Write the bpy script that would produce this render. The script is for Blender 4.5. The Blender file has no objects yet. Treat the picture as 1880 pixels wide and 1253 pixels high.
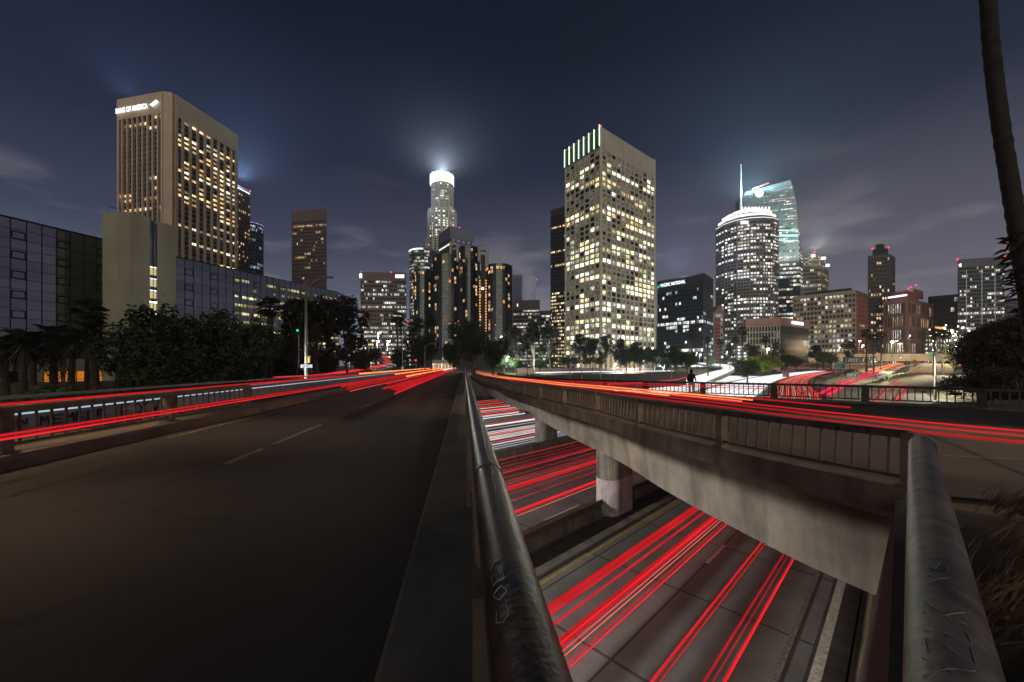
import bpy, bmesh, math, random
from mathutils import Vector, Matrix
R = math.radians
# ------------------------------------------------------------------ camera, sky, light
scn = bpy.context.scene
COL = scn.collection
CAMZ, F, CX, HY = 1.65, 700.0, 940.0, 671.0
cd = bpy.data.cameras.new('camera'); cam = bpy.data.objects.new('camera', cd); COL.objects.link(cam)
cam.location = (0, 0, CAMZ); cam.rotation_euler = (R(90), 0, 0)
cd.sensor_width = 36; cd.lens = F / 1880 * 36; cd.shift_y = (HY - 626.5) / 1880
cd.clip_start = 0.02; cd.clip_end = 9000
scn.camera = cam
scn.view_settings.view_transform = 'Standard'; scn.view_settings.look = 'None'
scn.view_settings.exposure = 0.0; scn.view_settings.gamma = 1.0
scn.cycles.max_bounces = 5; scn.cycles.diffuse_bounces = 2; scn.cycles.glossy_bounces = 3
scn.cycles.transparent_max_bounces = 12; scn.cycles.volume_bounces = 0
scn.cycles.sample_clamp_indirect = 4.0; scn.cycles.caustics_reflective = False
scn.cycles.use_denoising = True

def P(px, py, Y):
    return Vector(((px - CX) / F * Y, Y, CAMZ + (HY - py) / F * Y))

class NT:
    """small helper round a node tree"""
    def __init__(s, nt): s.nt = nt
    def n(s, t, **k):
        nd = s.nt.nodes.new(t)
        for a, v in k.items():
            if a.startswith('i_'):
                key = a[2:]
                key = int(key) if key.isdigit() else key.replace('_', ' ')
                nd.inputs[key].default_value = v
            else: setattr(nd, a, v)
        return nd
    def l(s, a, b): s.nt.links.new(a, b)
    def math(s, op, a, b=None, c=None, clamp=False):
        nd = s.nt.nodes.new('ShaderNodeMath'); nd.operation = op; nd.use_clamp = clamp
        for i, v in enumerate((a, b, c)):
            if v is None: continue
            if hasattr(v, 'links') or hasattr(v, 'is_linked'): s.l(v, nd.inputs[i])
            else: nd.inputs[i].default_value = v
        return nd.outputs[0]
    def ramp(s, fac, pts, interp='LINEAR'):
        nd = s.nt.nodes.new('ShaderNodeValToRGB'); cr = nd.color_ramp; cr.interpolation = interp
        while len(cr.elements) < len(pts): cr.elements.new(0.5)
        for e, (p, c) in zip(cr.elements, pts):
            e.position = p; e.color = (c[0], c[1], c[2], 1)
        s.l(fac, nd.inputs[0]); return nd.outputs[0]
    def mix(s, fac, a, b, blend='MIX'):
        nd = s.nt.nodes.new('ShaderNodeMix'); nd.data_type = 'RGBA'; nd.blend_type = blend
        for sock, v in ((nd.inputs[0], fac), (nd.inputs[6], a), (nd.inputs[7], b)):
            if hasattr(v, 'is_linked'): s.l(v, sock)
            elif isinstance(v, (int, float)): sock.default_value = v
            else: sock.default_value = (v[0], v[1], v[2], 1)
        return nd.outputs[2]

def build_world():
    w = bpy.data.worlds.new('World'); scn.world = w; w.use_nodes = True
    t = NT(w.node_tree); w.node_tree.nodes.clear()
    out = t.n('ShaderNodeOutputWorld'); bg = t.n('ShaderNodeBackground')
    tc = t.n('ShaderNodeTexCoord'); sep = t.n('ShaderNodeSeparateXYZ'); t.l(tc.outputs['Generated'], sep.inputs[0])
    z = sep.outputs[2]
    # night gradient: city-lit haze low, deep navy high
    base = t.ramp(z, [(0.0, (.240, .262, .345)), (.12, (.160, .182, .262)), (.26, (.056, .068, .122)), (.42, (.0185, .024, .053)),
                      (.62, (.0042, .0058, .018)), (1.0, (.003, .004, .014))])
    # the right (west) side glows warmer
    az = t.math('MULTIPLY_ADD', sep.outputs[0], .55, .45, clamp=True)
    low = t.math('SUBTRACT', 1.0, t.math('MULTIPLY', z, 2.2), clamp=True)
    base = t.mix(t.math('MULTIPLY', az, low), base, (.24, .20, .225))
    # thin low clouds
    mp = t.n('ShaderNodeMapping'); mp.inputs['Scale'].default_value = (1.0, 1.0, 3.6); t.l(tc.outputs['Generated'], mp.inputs[0])
    no = t.n('ShaderNodeTexNoise', i_Scale=4.6, i_Detail=5.0, i_Roughness=.5); t.l(mp.outputs[0], no.inputs['Vector'])
    cl = t.ramp(no.outputs[0], [(.515, (0, 0, 0)), (.69, (1, 1, 1))], 'EASE')
    band = t.ramp(z, [(0.0, (.9, .9, .9)), (.20, (1, 1, 1)), (.33, (.25, .25, .25)), (.45, (.0, .0, .0))])
    clm = t.mix(1.0, cl, band, 'MULTIPLY')
    cf = t.math('MULTIPLY', t.n('ShaderNodeRGBToBW').outputs[0], 0)
    bw = t.n('ShaderNodeRGBToBW'); t.l(clm, bw.inputs[0])
    base = t.mix(t.math('MULTIPLY', bw.outputs[0], .62), base, (.36, .325, .345))
    # faint physical night sky below the horizon sun
    sky = t.n('ShaderNodeTexSky'); sky.sky_type = 'NISHITA'; sky.sun_disc = False
    sky.sun_elevation = R(8); sky.sun_rotation = R(192)
    base = t.mix(.0009, base, sky.outputs[0], 'ADD')
    t.l(base, bg.inputs[0]); bg.inputs[1].default_value = .80
    t.l(bg.outputs[0], out.inputs[0])
build_world()

sd = bpy.data.lights.new('city_glow', 'SUN'); sd.energy = 1.25; sd.angle = R(70); sd.color = (1, .89, .72); sd.specular_factor = .15
sun = bpy.data.objects.new('city_glow', sd); COL.objects.link(sun)
sun.rotation_euler = (R(90 - 3), 0, R(2))      # from behind the camera, low: the city's lamps seen as one soft source

# ------------------------------------------------------------------ mesh helpers
class MB:
    def __init__(s): s.v = []; s.f = []; s.m = []; s.c = []; s.uv = None
    def face(s, pts, m=0, c=None):
        i = len(s.v); s.v += [tuple(p) for p in pts]; s.f.append(tuple(range(i, i + len(pts)))); s.m.append(m); s.c.append(c)
    def box(s, o, u, n, L, W, H, m=0):
        """box from corner o, along unit u (L), unit n (W), up (H)"""
        o = Vector(o); a = u * L; b = n * W; c = Vector((0, 0, H)) if not isinstance(H, Vector) else H
        i = len(s.v)
        s.v += [tuple(q) for q in (o, o + a, o + a + b, o + b, o + c, o + a + c, o + a + b + c, o + b + c)]
        fs = [(0, 3, 2, 1), (4, 5, 6, 7), (0, 1, 5, 4), (1, 2, 6, 5), (2, 3, 7, 6), (3, 0, 4, 7)]
        if a.cross(b).z < 0 : fs = [f[::-1] for f in fs]
        for f in fs: s.f.append(tuple(i + k for k in f)); s.m.append(m); s.c.append(None)
    def abox(s, cx, cy, cz, sx, sy, sz, m=0):
        s.box((cx - sx / 2, cy - sy / 2, cz - sz / 2), Vector((1, 0, 0)), Vector((0, 1, 0)), sx, sy, sz, m)
    def prism(s, poly, z0, z1, m=0, cap=True, mcap=None):
        n = len(poly)
        ar = sum(poly[i][0] * poly[(i + 1) % n][1] - poly[(i + 1) % n][0] * poly[i][1] for i in range(n))
        if ar < 0: poly = poly[::-1]
        i = len(s.v)
        s.v += [(p[0], p[1], z0) for p in poly] + [(p[0], p[1], z1) for p in poly]
        for k in range(n):
            s.f.append((i + k, i + (k + 1) % n, i + n + (k + 1) % n, i + n + k)); s.m.append(m); s.c.append(None)
        if cap:
            s.f.append(tuple(i + n + k for k in range(n))); s.m.append(m if mcap is None else mcap); s.c.append(None)
            s.f.append(tuple(i + n - 1 - k for k in range(n))); s.m.append(m); s.c.append(None)
    def tube(s, pts, r, n=8, m=0, cap=True, c=None):
        pts = [Vector(p) for p in pts]; k = len(pts)
        rr = r if isinstance(r, (list, tuple)) else [r] * k
        i0 = len(s.v); up = Vector((0, 0, 1)); prev = None
        for j in range(k):
            d = (pts[min(j + 1, k - 1)] - pts[max(j - 1, 0)]).normalized()
            if prev is None:
                a = d.cross(up) if abs(d.z) < .95 else d.cross(Vector((1, 0, 0)))
            else:
                a = prev - d * prev.dot(d)
            a.normalize(); prev = a; b = a.cross(d)
            for q in range(n):
                t = 2 * math.pi * q / n
                s.v.append(tuple(pts[j] + a * (math.cos(t) * rr[j]) + b * (math.sin(t) * rr[j])))
        for j in range(k - 1):
            for q in range(n):
                q2 = (q + 1) % n
                s.f.append((i0 + j * n + q, i0 + (j + 1) * n + q, i0 + (j + 1) * n + q2, i0 + j * n + q2)); s.m.append(m); s.c.append(c)
        if cap:
            s.f.append(tuple(i0 + q for q in range(n))); s.m.append(m); s.c.append(c)
            s.f.append(tuple(i0 + (k - 1) * n + n - 1 - q for q in range(n))); s.m.append(m); s.c.append(c)
    def strip(s, left, right, m=0):
        for k in range(len(left) - 1): s.face([left[k], right[k], right[k + 1], left[k + 1]], m)
    def sweep(s, prof, path_fn, ts, m=0, cap=True):
        """prof: list of (a,z) offsets; path_fn(t,a,z)->point"""
        i = len(s.v); n = len(prof)
        for t in ts:
            for a, z in prof: s.v.append(tuple(path_fn(t, a, z)))
        for j in range(len(ts) - 1):
            for q in range(n):
                q2 = (q + 1) % n
                s.f.append((i + j * n + q, i + j * n + q2, i + (j + 1) * n + q2, i + (j + 1) * n + q)); s.m.append(m); s.c.append(None)
        if cap:
            s.f.append(tuple(i + q for q in range(n))[::-1]); s.m.append(m); s.c.append(None)
            k = i + (len(ts) - 1) * n
            s.f.append(tuple(k + q for q in range(n))); s.m.append(m); s.c.append(None)
    def mesh(s, name, mats, smooth=False, fixn=False):
        me = bpy.data.meshes.new(name); me.from_pydata(s.v, [], s.f)
        for mt in (mats if isinstance(mats, (list, tuple)) else [mats]): me.materials.append(mt)
        me.polygons.foreach_set('material_index', s.m)
        if any(c is not None for c in s.c):
            ca = me.color_attributes.new('lit', 'FLOAT_COLOR', 'CORNER'); dat = []
            for f, c in zip(s.f, s.c):
                c = c or (0, 0, 0); dat += [c[0], c[1], c[2], 1] * len(f)
            ca.data.foreach_set('color', dat)
            uv = me.uv_layers.new(name='uv'); q = []
            for f in s.f:
                q += [0, 0, 1, 0, 1, 1, 0, 1] if len(f) == 4 else [0.5, 0.5] * len(f)
            uv.data.foreach_set('uv', q)
        if smooth: me.polygons.foreach_set('use_smooth', [True] * len(me.polygons))
        if fixn:
            bm = bmesh.new(); bm.from_mesh(me); bmesh.ops.recalc_face_normals(bm, faces=bm.faces); bm.to_mesh(me); bm.free()
        me.update(); return me
    def obj(s, name, mats, parent=None, smooth=False, fixn=False):
        o = bpy.data.objects.new(name, s.mesh(name, mats, smooth, fixn)); COL.objects.link(o)
        if parent is not None: o.parent = parent; o.matrix_parent_inverse = Matrix.Translation(-parent.location) if parent.rotation_euler.z == 0 else parent.matrix_basis.inverted()
        return o

def tag(o, label=None, cat=None, group=None, kind=None):
    if label: o['label'] = label
    if cat: o['category'] = cat
    if group: o['group'] = group
    if kind: o['kind'] = kind
    return o
def empty(name, loc, label, cat, group=None):
    o = bpy.data.objects.new(name, None); COL.objects.link(o); o.location = loc; o.empty_display_size = .5
    return tag(o, label, cat, group)
def copy_tree(o, loc, rz=0, sc=1.0, label=None, cat=None):
    """copy a thing built at the origin, with its parts and their sub-parts"""
    c = o.copy(); COL.objects.link(c); c.location = loc; c.rotation_euler = (0, 0, rz); c.scale = (sc, sc, sc)
    if label: c['label'] = label
    if cat: c['category'] = cat
    for ch in [x for x in o.children]:
        d = ch.copy(); COL.objects.link(d); d.parent = c
        for g in [x for x in ch.children]:
            e = g.copy(); COL.objects.link(e); e.parent = d
    return c

# ------------------------------------------------------------------ materials
def surf(name, col, rough=.8, metal=0.0, var=.25, scale=1.5, bump=0.0, bscale=30, col2=None, streak=0.0, spec=.5, detail=6):
    m = bpy.data.materials.new(name); m.use_nodes = True; t = NT(m.node_tree); b = m.node_tree.nodes['Principled BSDF']
    tc = t.n('ShaderNodeTexCoord')
    no = t.n('ShaderNodeTexNoise', i_Scale=scale, i_Detail=float(detail), i_Roughness=.62); t.l(tc.outputs['Object'], no.inputs['Vector'])
    c2 = col2 or tuple(c * (1 - var * 1.6) for c in col); c1 = tuple(min(1, c * (1 + var)) for c in col)
    c = t.ramp(no.outputs[0], [(.3, c2), (.7, c1)])
    if streak:
        mp = t.n('ShaderNodeMapping'); mp.inputs['Scale'].default_value = (1, 1, .08); t.l(tc.outputs['Object'], mp.inputs[0])
        n2 = t.n('ShaderNodeTexNoise', i_Scale=scale * 2.5, i_Detail=4.0); t.l(mp.outputs[0], n2.inputs['Vector'])
        k = t.ramp(n2.outputs[0], [(.42, (1, 1, 1)), (.68, (1 - streak,) * 3)]); c = t.mix(1.0, c, k, 'MULTIPLY')
    t.l(c, b.inputs['Base Color']); b.inputs['Roughness'].default_value = rough; b.inputs['Metallic'].default_value = metal
    b.inputs['Specular IOR Level'].default_value = spec
    rr = t.math('MULTIPLY_ADD', no.outputs[0], .3, rough - .15, clamp=True); t.l(rr, b.inputs['Roughness'])
    if bump:
        n3 = t.n('ShaderNodeTexNoise', i_Scale=float(bscale), i_Detail=5.0); t.l(tc.outputs['Object'], n3.inputs['Vector'])
        bp = t.n('ShaderNodeBump', i_Strength=bump, i_Distance=.02); t.l(n3.outputs[0], bp.inputs['Height']); t.l(bp.outputs[0], b.inputs['Normal'])
    return m
def glow(name, col, st, nee=False):
    m = bpy.data.materials.new(name); m.use_nodes = True; b = m.node_tree.nodes['Principled BSDF']
    b.inputs['Base Color'].default_value = (.03, .03, .03, 1); b.inputs['Emission Color'].default_value = (*col, 1)
    b.inputs['Emission Strength'].default_value = st
    m.cycles.emission_sampling = 'FRONT' if nee else 'NONE'
    return m
def trail_mat(name, col, st, nee=False, solid=1.0):
    """light left by a passing lamp: pure emission, see-through where faint"""
    m = bpy.data.materials.new(name); m.use_nodes = True; t = NT(m.node_tree); m.node_tree.nodes.clear()
    out = t.n('ShaderNodeOutputMaterial'); em = t.n('ShaderNodeEmission'); em.inputs[0].default_value = (*col, 1)
    tc = t.n('ShaderNodeTexCoord')
    no = t.n('ShaderNodeTexNoise', i_Scale=.35, i_Detail=2.0); t.l(tc.outputs['Object'], no.inputs['Vector'])
    t.l(t.math('MULTIPLY_ADD', no.outputs[0], st * .8, st * .6), em.inputs[1])
    if solid < 1:
        tr = t.n('ShaderNodeBsdfTransparent'); mx = t.n('ShaderNodeMixShader'); mx.inputs[0].default_value = solid
        t.l(tr.outputs[0], mx.inputs[1]); t.l(em.outputs[0], mx.inputs[2]); t.l(mx.outputs[0], out.inputs[0])
    else: t.l(em.outputs[0], out.inputs[0])
    m.cycles.emission_sampling = 'FRONT_BACK' if nee else 'NONE'
    return m
def window_mat():
    m = bpy.data.materials.new('lit_window_glass'); m.use_nodes = True; t = NT(m.node_tree); b = m.node_tree.nodes['Principled BSDF']
    at = t.n('ShaderNodeAttribute', attribute_name='lit'); uv = t.n('ShaderNodeUVMap')
    sp = t.n('ShaderNodeSeparateXYZ'); t.l(uv.outputs[0], sp.inputs[0])
    geo = t.n('ShaderNodeNewGeometry')
    u3 = t.math('FLOOR', t.math('MULTIPLY', sp.outputs[0], 3.0))
    # panes: white noise per third of a window + coarse position
    sn = t.n('ShaderNodeVectorMath', operation='SNAP'); sn.inputs[1].default_value = (2.3, 2.3, 1.9); t.l(geo.outputs['Position'], sn.inputs[0])
    wn = t.n('ShaderNodeTexWhiteNoise', noise_dimensions='4D'); t.l(sn.outputs[0], wn.inputs['Vector']); t.l(u3, wn.inputs['W'])
    k = t.math('MULTIPLY_ADD', t.math('POWER', wn.outputs[0], 1.5), 1.25, .3)
    up = t.math('MULTIPLY_ADD', sp.outputs[1], .5, .7)       # ceiling lamps sit high in a room
    k = t.math('MULTIPLY', k, up)
    t.l(at.outputs['Color'], b.inputs['Emission Color']); t.l(k, b.inputs['Emission Strength'])
    b.inputs['Base Color'].default_value = (.012, .014, .016, 1); b.inputs['Roughness'].default_value = .3; b.inputs['Specular IOR Level'].default_value = .12
    m.cycles.emission_sampling = 'NONE'
    return m
M = {}
M['win'] = window_mat()
M['glass'] = surf('dark_glass', (.014, .017, .021), .12, 0, .3, .2, spec=.6)
M['glass_blue'] = surf('blue_glass', (.018, .030, .052), .12, 0, .3, .2, spec=.8)
M['glass_teal'] = surf('teal_glass', (.045, .105, .115), .25, 0.1, .3, .1, spec=.9)
M['mirror'] = surf('mirror_glass', (.22, .235, .27), .02, 1.0, .04, .15)
M['hotel_glass'] = surf('hotel_glass', (.10, .105, .10), .16, 1.0, .2, .25)
M['mullion'] = surf('black_mullion', (.012, .012, .014), .5, 0, .2)
M['travertine'] = surf('tan_stone', (.50, .39, .27), .8, 0, .10, .08, streak=.1)
M['white_conc'] = surf('cream_concrete', (.50, .47, .37), .85, 0, .10, .1, streak=.15)
M['pale_conc'] = surf('pale_panel_concrete', (.36, .34, .235), .85, 0, .10, .12, streak=.22)
M['beige'] = surf('beige_concrete', (.40, .36, .29), .85, 0, .12, .1, streak=.15)
M['brown'] = surf('brown_granite', (.16, .105, .085), .6, 0, .15, .1)
M['darkbrown'] = surf('dark_bronze_panel', (.055, .045, .040), .5, 0, .2, .1)
M['grey'] = surf('grey_cladding', (.13, .135, .15), .6, 0, .15, .1)
M['darkgrey'] = surf('charcoal_cladding', (.040, .041, .050), .75, 0, .2, .1, spec=.15)
M['tile_red'] = surf('red_brick_facade', (.34, .11, .085), .8, 0, .2, .3)
M['pink'] = surf('pinkish_concrete', (.34, .20, .17), .85, 0, .12, .1, streak=.2)
M['warmgrey'] = surf('warm_grey_cladding', (.20, .185, .155), .65, 0, .15, .1)
M['roof'] = surf('roof_membrane', (.06, .06, .06), .9)
M['conc'] = surf('weathered_concrete', (.125, .108, .085), .88, 0, .30, .9, .25, 18, streak=.45)
M['conc_soot'] = surf('sooty_concrete', (.17, .15, .125), .9, 0, .45, .7, .3, 14, streak=.6)
M['conc_dark'] = surf('dark_concrete', (.055, .048, .040), .9, 0, .4, 1.2, .35, 20, streak=.4)
M['paint_grey'] = surf('repainted_column_grey', (.36, .31, .31), .85, 0, .2, 1.5, .2, 25, streak=.35)
M['asphalt'] = surf('asphalt', (.047, .041, .035), .9, 0, .35, .45, .5, 90, detail=9)
def crack(m, sc=.35, w=.008, amt=.45):
    t = NT(m.node_tree); b = m.node_tree.nodes['Principled BSDF']; src = b.inputs['Base Color'].links[0].from_socket
    tc = t.n('ShaderNodeTexCoord'); n1 = t.n('ShaderNodeTexNoise', i_Scale=1.3, i_Detail=4.0); t.l(tc.outputs['Object'], n1.inputs['Vector'])
    mx = t.n('ShaderNodeVectorMath', operation='MULTIPLY_ADD'); mx.inputs[1].default_value = (1.1, 1.1, 0); t.l(n1.outputs['Color'], mx.inputs[0]); t.l(tc.outputs['Object'], mx.inputs[2])
    v = t.n('ShaderNodeTexVoronoi', feature='DISTANCE_TO_EDGE', i_Scale=sc); t.l(mx.outputs[0], v.inputs['Vector'])
    k = t.math('LESS_THAN', v.outputs['Distance'], w); big = t.n('ShaderNodeTexNoise', i_Scale=.11, i_Detail=2.0); t.l(tc.outputs['Object'], big.inputs['Vector'])
    k = t.math('MULTIPLY', k, t.math('GREATER_THAN', big.outputs[0], .47))
    c = t.mix(t.math('MULTIPLY', k, amt), src, (.006, .006, .006))
    # fine pale aggregate and darker repaired lanes
    g = t.n('ShaderNodeTexNoise', i_Scale=260.0, i_Detail=2.0); t.l(tc.outputs['Object'], g.inputs['Vector']); c = t.mix(.45, c, t.ramp(g.outputs[0], [(.40, (.35, .35, .35)), (.66, (1.7, 1.6, 1.5))]), 'MULTIPLY')
    st = t.n('ShaderNodeTexNoise', i_Scale=.55, i_Detail=3.0); t.l(tc.outputs['Object'], st.inputs['Vector']); c = t.mix(.6, c, t.ramp(st.outputs[0], [(.38, (.55, .55, .55)), (.55, (1, 1, 1))]), 'MULTIPLY')
    t.l(c, b.inputs['Base Color'])
crack(M['asphalt'])
M['walk'] = surf('pavement_concrete', (.17, .135, .10), .9, 0, .3, 1.2, .3, 40)
M['ledge'] = surf('dark_kerb_concrete', (.095, .086, .070), .9, 0, .35, 1.5, .3, 30)
M['curb'] = surf('kerb_concrete', (.14, .13, .11), .9, 0, .35, 1.5, .3, 30)
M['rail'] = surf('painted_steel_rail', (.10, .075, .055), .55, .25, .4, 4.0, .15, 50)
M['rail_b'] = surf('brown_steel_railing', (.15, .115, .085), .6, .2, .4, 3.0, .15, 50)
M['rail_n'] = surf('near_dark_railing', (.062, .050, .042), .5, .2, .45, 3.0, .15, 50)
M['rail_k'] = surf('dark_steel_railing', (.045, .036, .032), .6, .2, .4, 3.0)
M['pipe'] = surf('galvanised_pipe', (.22, .19, .16), .50, .45, .5, 7.0, .12, 60, streak=.4)
M['pipe_d'] = surf('rusty_painted_pipe', (.17, .10, .065), .42, .75, .55, 6.0, .12, 60, col2=(.05, .055, .06), streak=.4)
M['mark'] = surf('road_paint_white', (.50, .48, .42), .8, 0, .3, 6)
M['mark_y'] = surf('road_paint_yellow', (.36, .25, .04), .8, 0, .3, 6)
M['mark_faint'] = surf('worn_road_paint', (.17, .15, .12), .85, 0, .5, 9)
M['earth'] = surf('dry_earth', (.13, .10, .058), .95, 0, .4, .6, .5, 12, col2=(.045, .042, .022))
M['bark'] = surf('bark', (.09, .07, .05), .9, 0, .35, 3, .5, 20)
M['palmbark'] = surf('palm_bark', (.060, .046, .034), .9, 0, .4, 3.0, .9, 9)
M['straw'] = surf('dead_frond', (.085, .058, .035), .9, 0, .3, 3)
M['pole'] = surf('pole_paint', (.22, .22, .16), .5, .3, .2, 2)
M['pole_g'] = surf('grey_pole', (.25, .25, .25), .5, .5, .2, 2)
M['sign_green'] = surf('green_sign', (.0, .17, .10), .5, 0, .06, 2)
M['sign_yellow'] = surf('yellow_sign', (.75, .36, .0), .5, 0, .1, 2)
M['sign_white'] = surf('white_sign', (.7, .7, .68), .6, 0, .1, 2)
M['black'] = surf('matt_black', (.010, .010, .010), .8, 0, .1)
M['graffiti'] = surf('black_spray_paint', (.006, .006, .007), .7, 0, .1)
M['chalk'] = surf('grey_marker_scrawl', (.38, .36, .34), .8, 0, .2, 9)
M['skin'] = surf('skin', (.35, .2, .14), .6, 0, .1)
M['cloth_d'] = surf('black_cloth', (.008, .006, .007), .95, 0, .3, 9)
M['cloth_l'] = surf('pale_trousers', (.30, .27, .24), .9, 0, .2, 9)
M['g_white'] = glow('white_sign_light', (.93, .96, 1), 1.7)
M['g_crown'] = glow('crown_light', (1, .97, .92), 1.8)
M['g_cool'] = glow('cool_sign_light', (.72, .86, 1), 2.0)
M['g_lav'] = glow('lavender_sign_light', (.72, .70, 1), 1.6)
M['g_teal'] = glow('teal_reflection_glow', (.40, .85, .85), 1.2)
M['g_green'] = glow('green_fin_light', (.72, 1, .70), 2.2)
M['g_purple'] = glow('purple_rim_light', (.45, .25, 1), 1.6)
M['g_red'] = glow('red_beacon', (1, .03, .05), 3.0)
M['g_yellow'] = glow('stair_light', (1, .84, .42), .62)
M['g_amber'] = glow('amber_light', (1, .42, .06), 1.6)
M['g_orange'] = glow('orange_lobby_light', (1, .33, .03), .50)
M['g_lamp'] = glow('street_lamp_bulb', (1, .86, .55), 14.0)
M['g_lampw'] = glow('white_lamp_bulb', (.9, .97, 1), 14.0)
M['g_gsig'] = glow('green_signal_lens', (0, 1, .45), .9)
def leaf(name, col, var=.5):
    m = surf(name, col, .75, 0, var, .55); return m
M['palmbark_k'] = surf('dark_palm_bark', (.040, .032, .025), .9, 0, .45, 3.0, .9, 9)
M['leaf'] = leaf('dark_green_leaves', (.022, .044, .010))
M['leaf_l'] = leaf('lit_green_leaves', (.075, .13, .03))  # lighter leaf copy, lamplight put into the base colour
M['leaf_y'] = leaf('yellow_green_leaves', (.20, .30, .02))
M['leaf_e'] = leaf('olive_leaves', (.022, .024, .014))
M['leaf_b'] = leaf('brown_green_leaves', (.062, .050, .022))
M['palm'] = leaf('palm_leaves', (.022, .028, .012))
HAZE = 0.00019
# ------------------------------------------------------------------ ground and roads
ZF = -6.35                     # freeway surface
ZP = -0.9                      # city plateau
D0 = Vector((.7145, .6996, 0)); N0 = Vector((.6996, -.7145, 0))
def catmull(pts, step=None, n=12):
    out = []
    for i in range(len(pts) - 1):
        p0 = pts[max(i - 1, 0)]; p1 = pts[i]; p2 = pts[i + 1]; p3 = pts[min(i + 2, len(pts) - 1)]
        for k in range(n):
            t = k / n
            out.append(.5 * ((2 * p1) + (p2 - p0) * t + (2 * p0 - 5 * p1 + 4 * p2 - p3) * t * t + (3 * p1 - p0 - 3 * p2 + p3) * t ** 3))
    out.append(pts[-1]); return out
_cl = [N0 * -22.9 + D0 * 60, N0 * -22.9 + D0 * 82, Vector((59.2, 90, 0)), Vector((124.5, 178, 0)), Vector((224, 295, 0)), Vector((385, 467, 0)), Vector((530, 602, 0)), Vector((900, 930, 0)), Vector((3000, 2900, 0))]
CL = catmull(_cl)
CLT = [60.0]
for a, b in zip(CL, CL[1:]): CLT.append(CLT[-1] + (b - a).length)
def FW(p, t, z=0.0):
    """point on the freeway: p metres right of the near abutment line, t metres along it"""
    if t <= 60: c = N0 * -22.9 + D0 * t; d = D0
    else:
        k = 1
        while k < len(CLT) - 1 and CLT[k] < t: k += 1
        f = (t - CLT[k - 1]) / (CLT[k] - CLT[k - 1]); c = CL[k - 1].lerp(CL[k], min(f, 1.0))
        d0 = (CL[k] - CL[k - 1]).normalized(); d1 = (CL[min(k + 1, len(CL) - 1)] - CL[k]).normalized() if k < len(CL) - 1 else d0
        d = d0.lerp(d1, min(max(f, 0), 1)).normalized()
    nn = Vector((d.y, -d.x, 0)); q = p + 22.9
    qc = max(-100, min(100, q))
    r = c + nn * qc + N0 * (q - qc)
    return Vector((r.x, r.y, z))
def lerp(a, b, f): return a + (b - a) * max(0, min(1, f))
def redge(t): return lerp(-1.0, 12.0, (t - 35) / 70)
TS = [-400, -200, -100, -60, -40, -30, -20, -15, -10, -5, -2] + [x * 1.0 for x in range(0, 12)] + list(range(12, 60, 4)) + list(range(60, 420, 10)) + [450, 500, 600, 700, 850, 1100, 1500]
def ground():
    mb = MB()
    def row(t):
        e = redge(t)
        far = lerp(0, 1, (t - 28) / 30)
        zl = lerp(-6.3, ZP, (t - 14) / 40)
        zr = lerp(-.38, -2.6, (t - 60) / 80)
        cols = [(-1400, zl), (-700, zl), (-300, zl), (-170, zl), (-130, zl), (-110, lerp(zl, ZP, .5)), (-92, ZP), (-76, ZP), (-63, ZF - .3), (-40, ZF - .35), (-15, ZF - .35), (e, ZF - .3),
                (e + .5 + far * 5, lerp(-5.9, -5.0, far)), (e + .99 + far * 9, lerp(-.75, -4.0, far)), (e + 1.2 + far * 14, lerp(-.40, zr, 1)), (e + 3 + far * 16, zr), (e + 12 + far * 20, zr), (60, zr), (160, zr + .3), (500, 0.5), (1100, .8)]
        return [FW(p, t, z) for p, z in cols]
    rows = [row(t) for t in TS]; n = len(rows[0])
    for r in rows: mb.v += [tuple(q) for q in r]
    for i in range(len(rows) - 1):
        for j in range(n - 1):
            mb.f.append((i * n + j, i * n + j + 1, (i + 1) * n + j + 1, (i + 1) * n + j)); mb.m.append(0); mb.c.append(None)
    o = mb.obj('ground', M['earth'], fixn=False); tag(o, kind='structure'); return o
ground()

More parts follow.
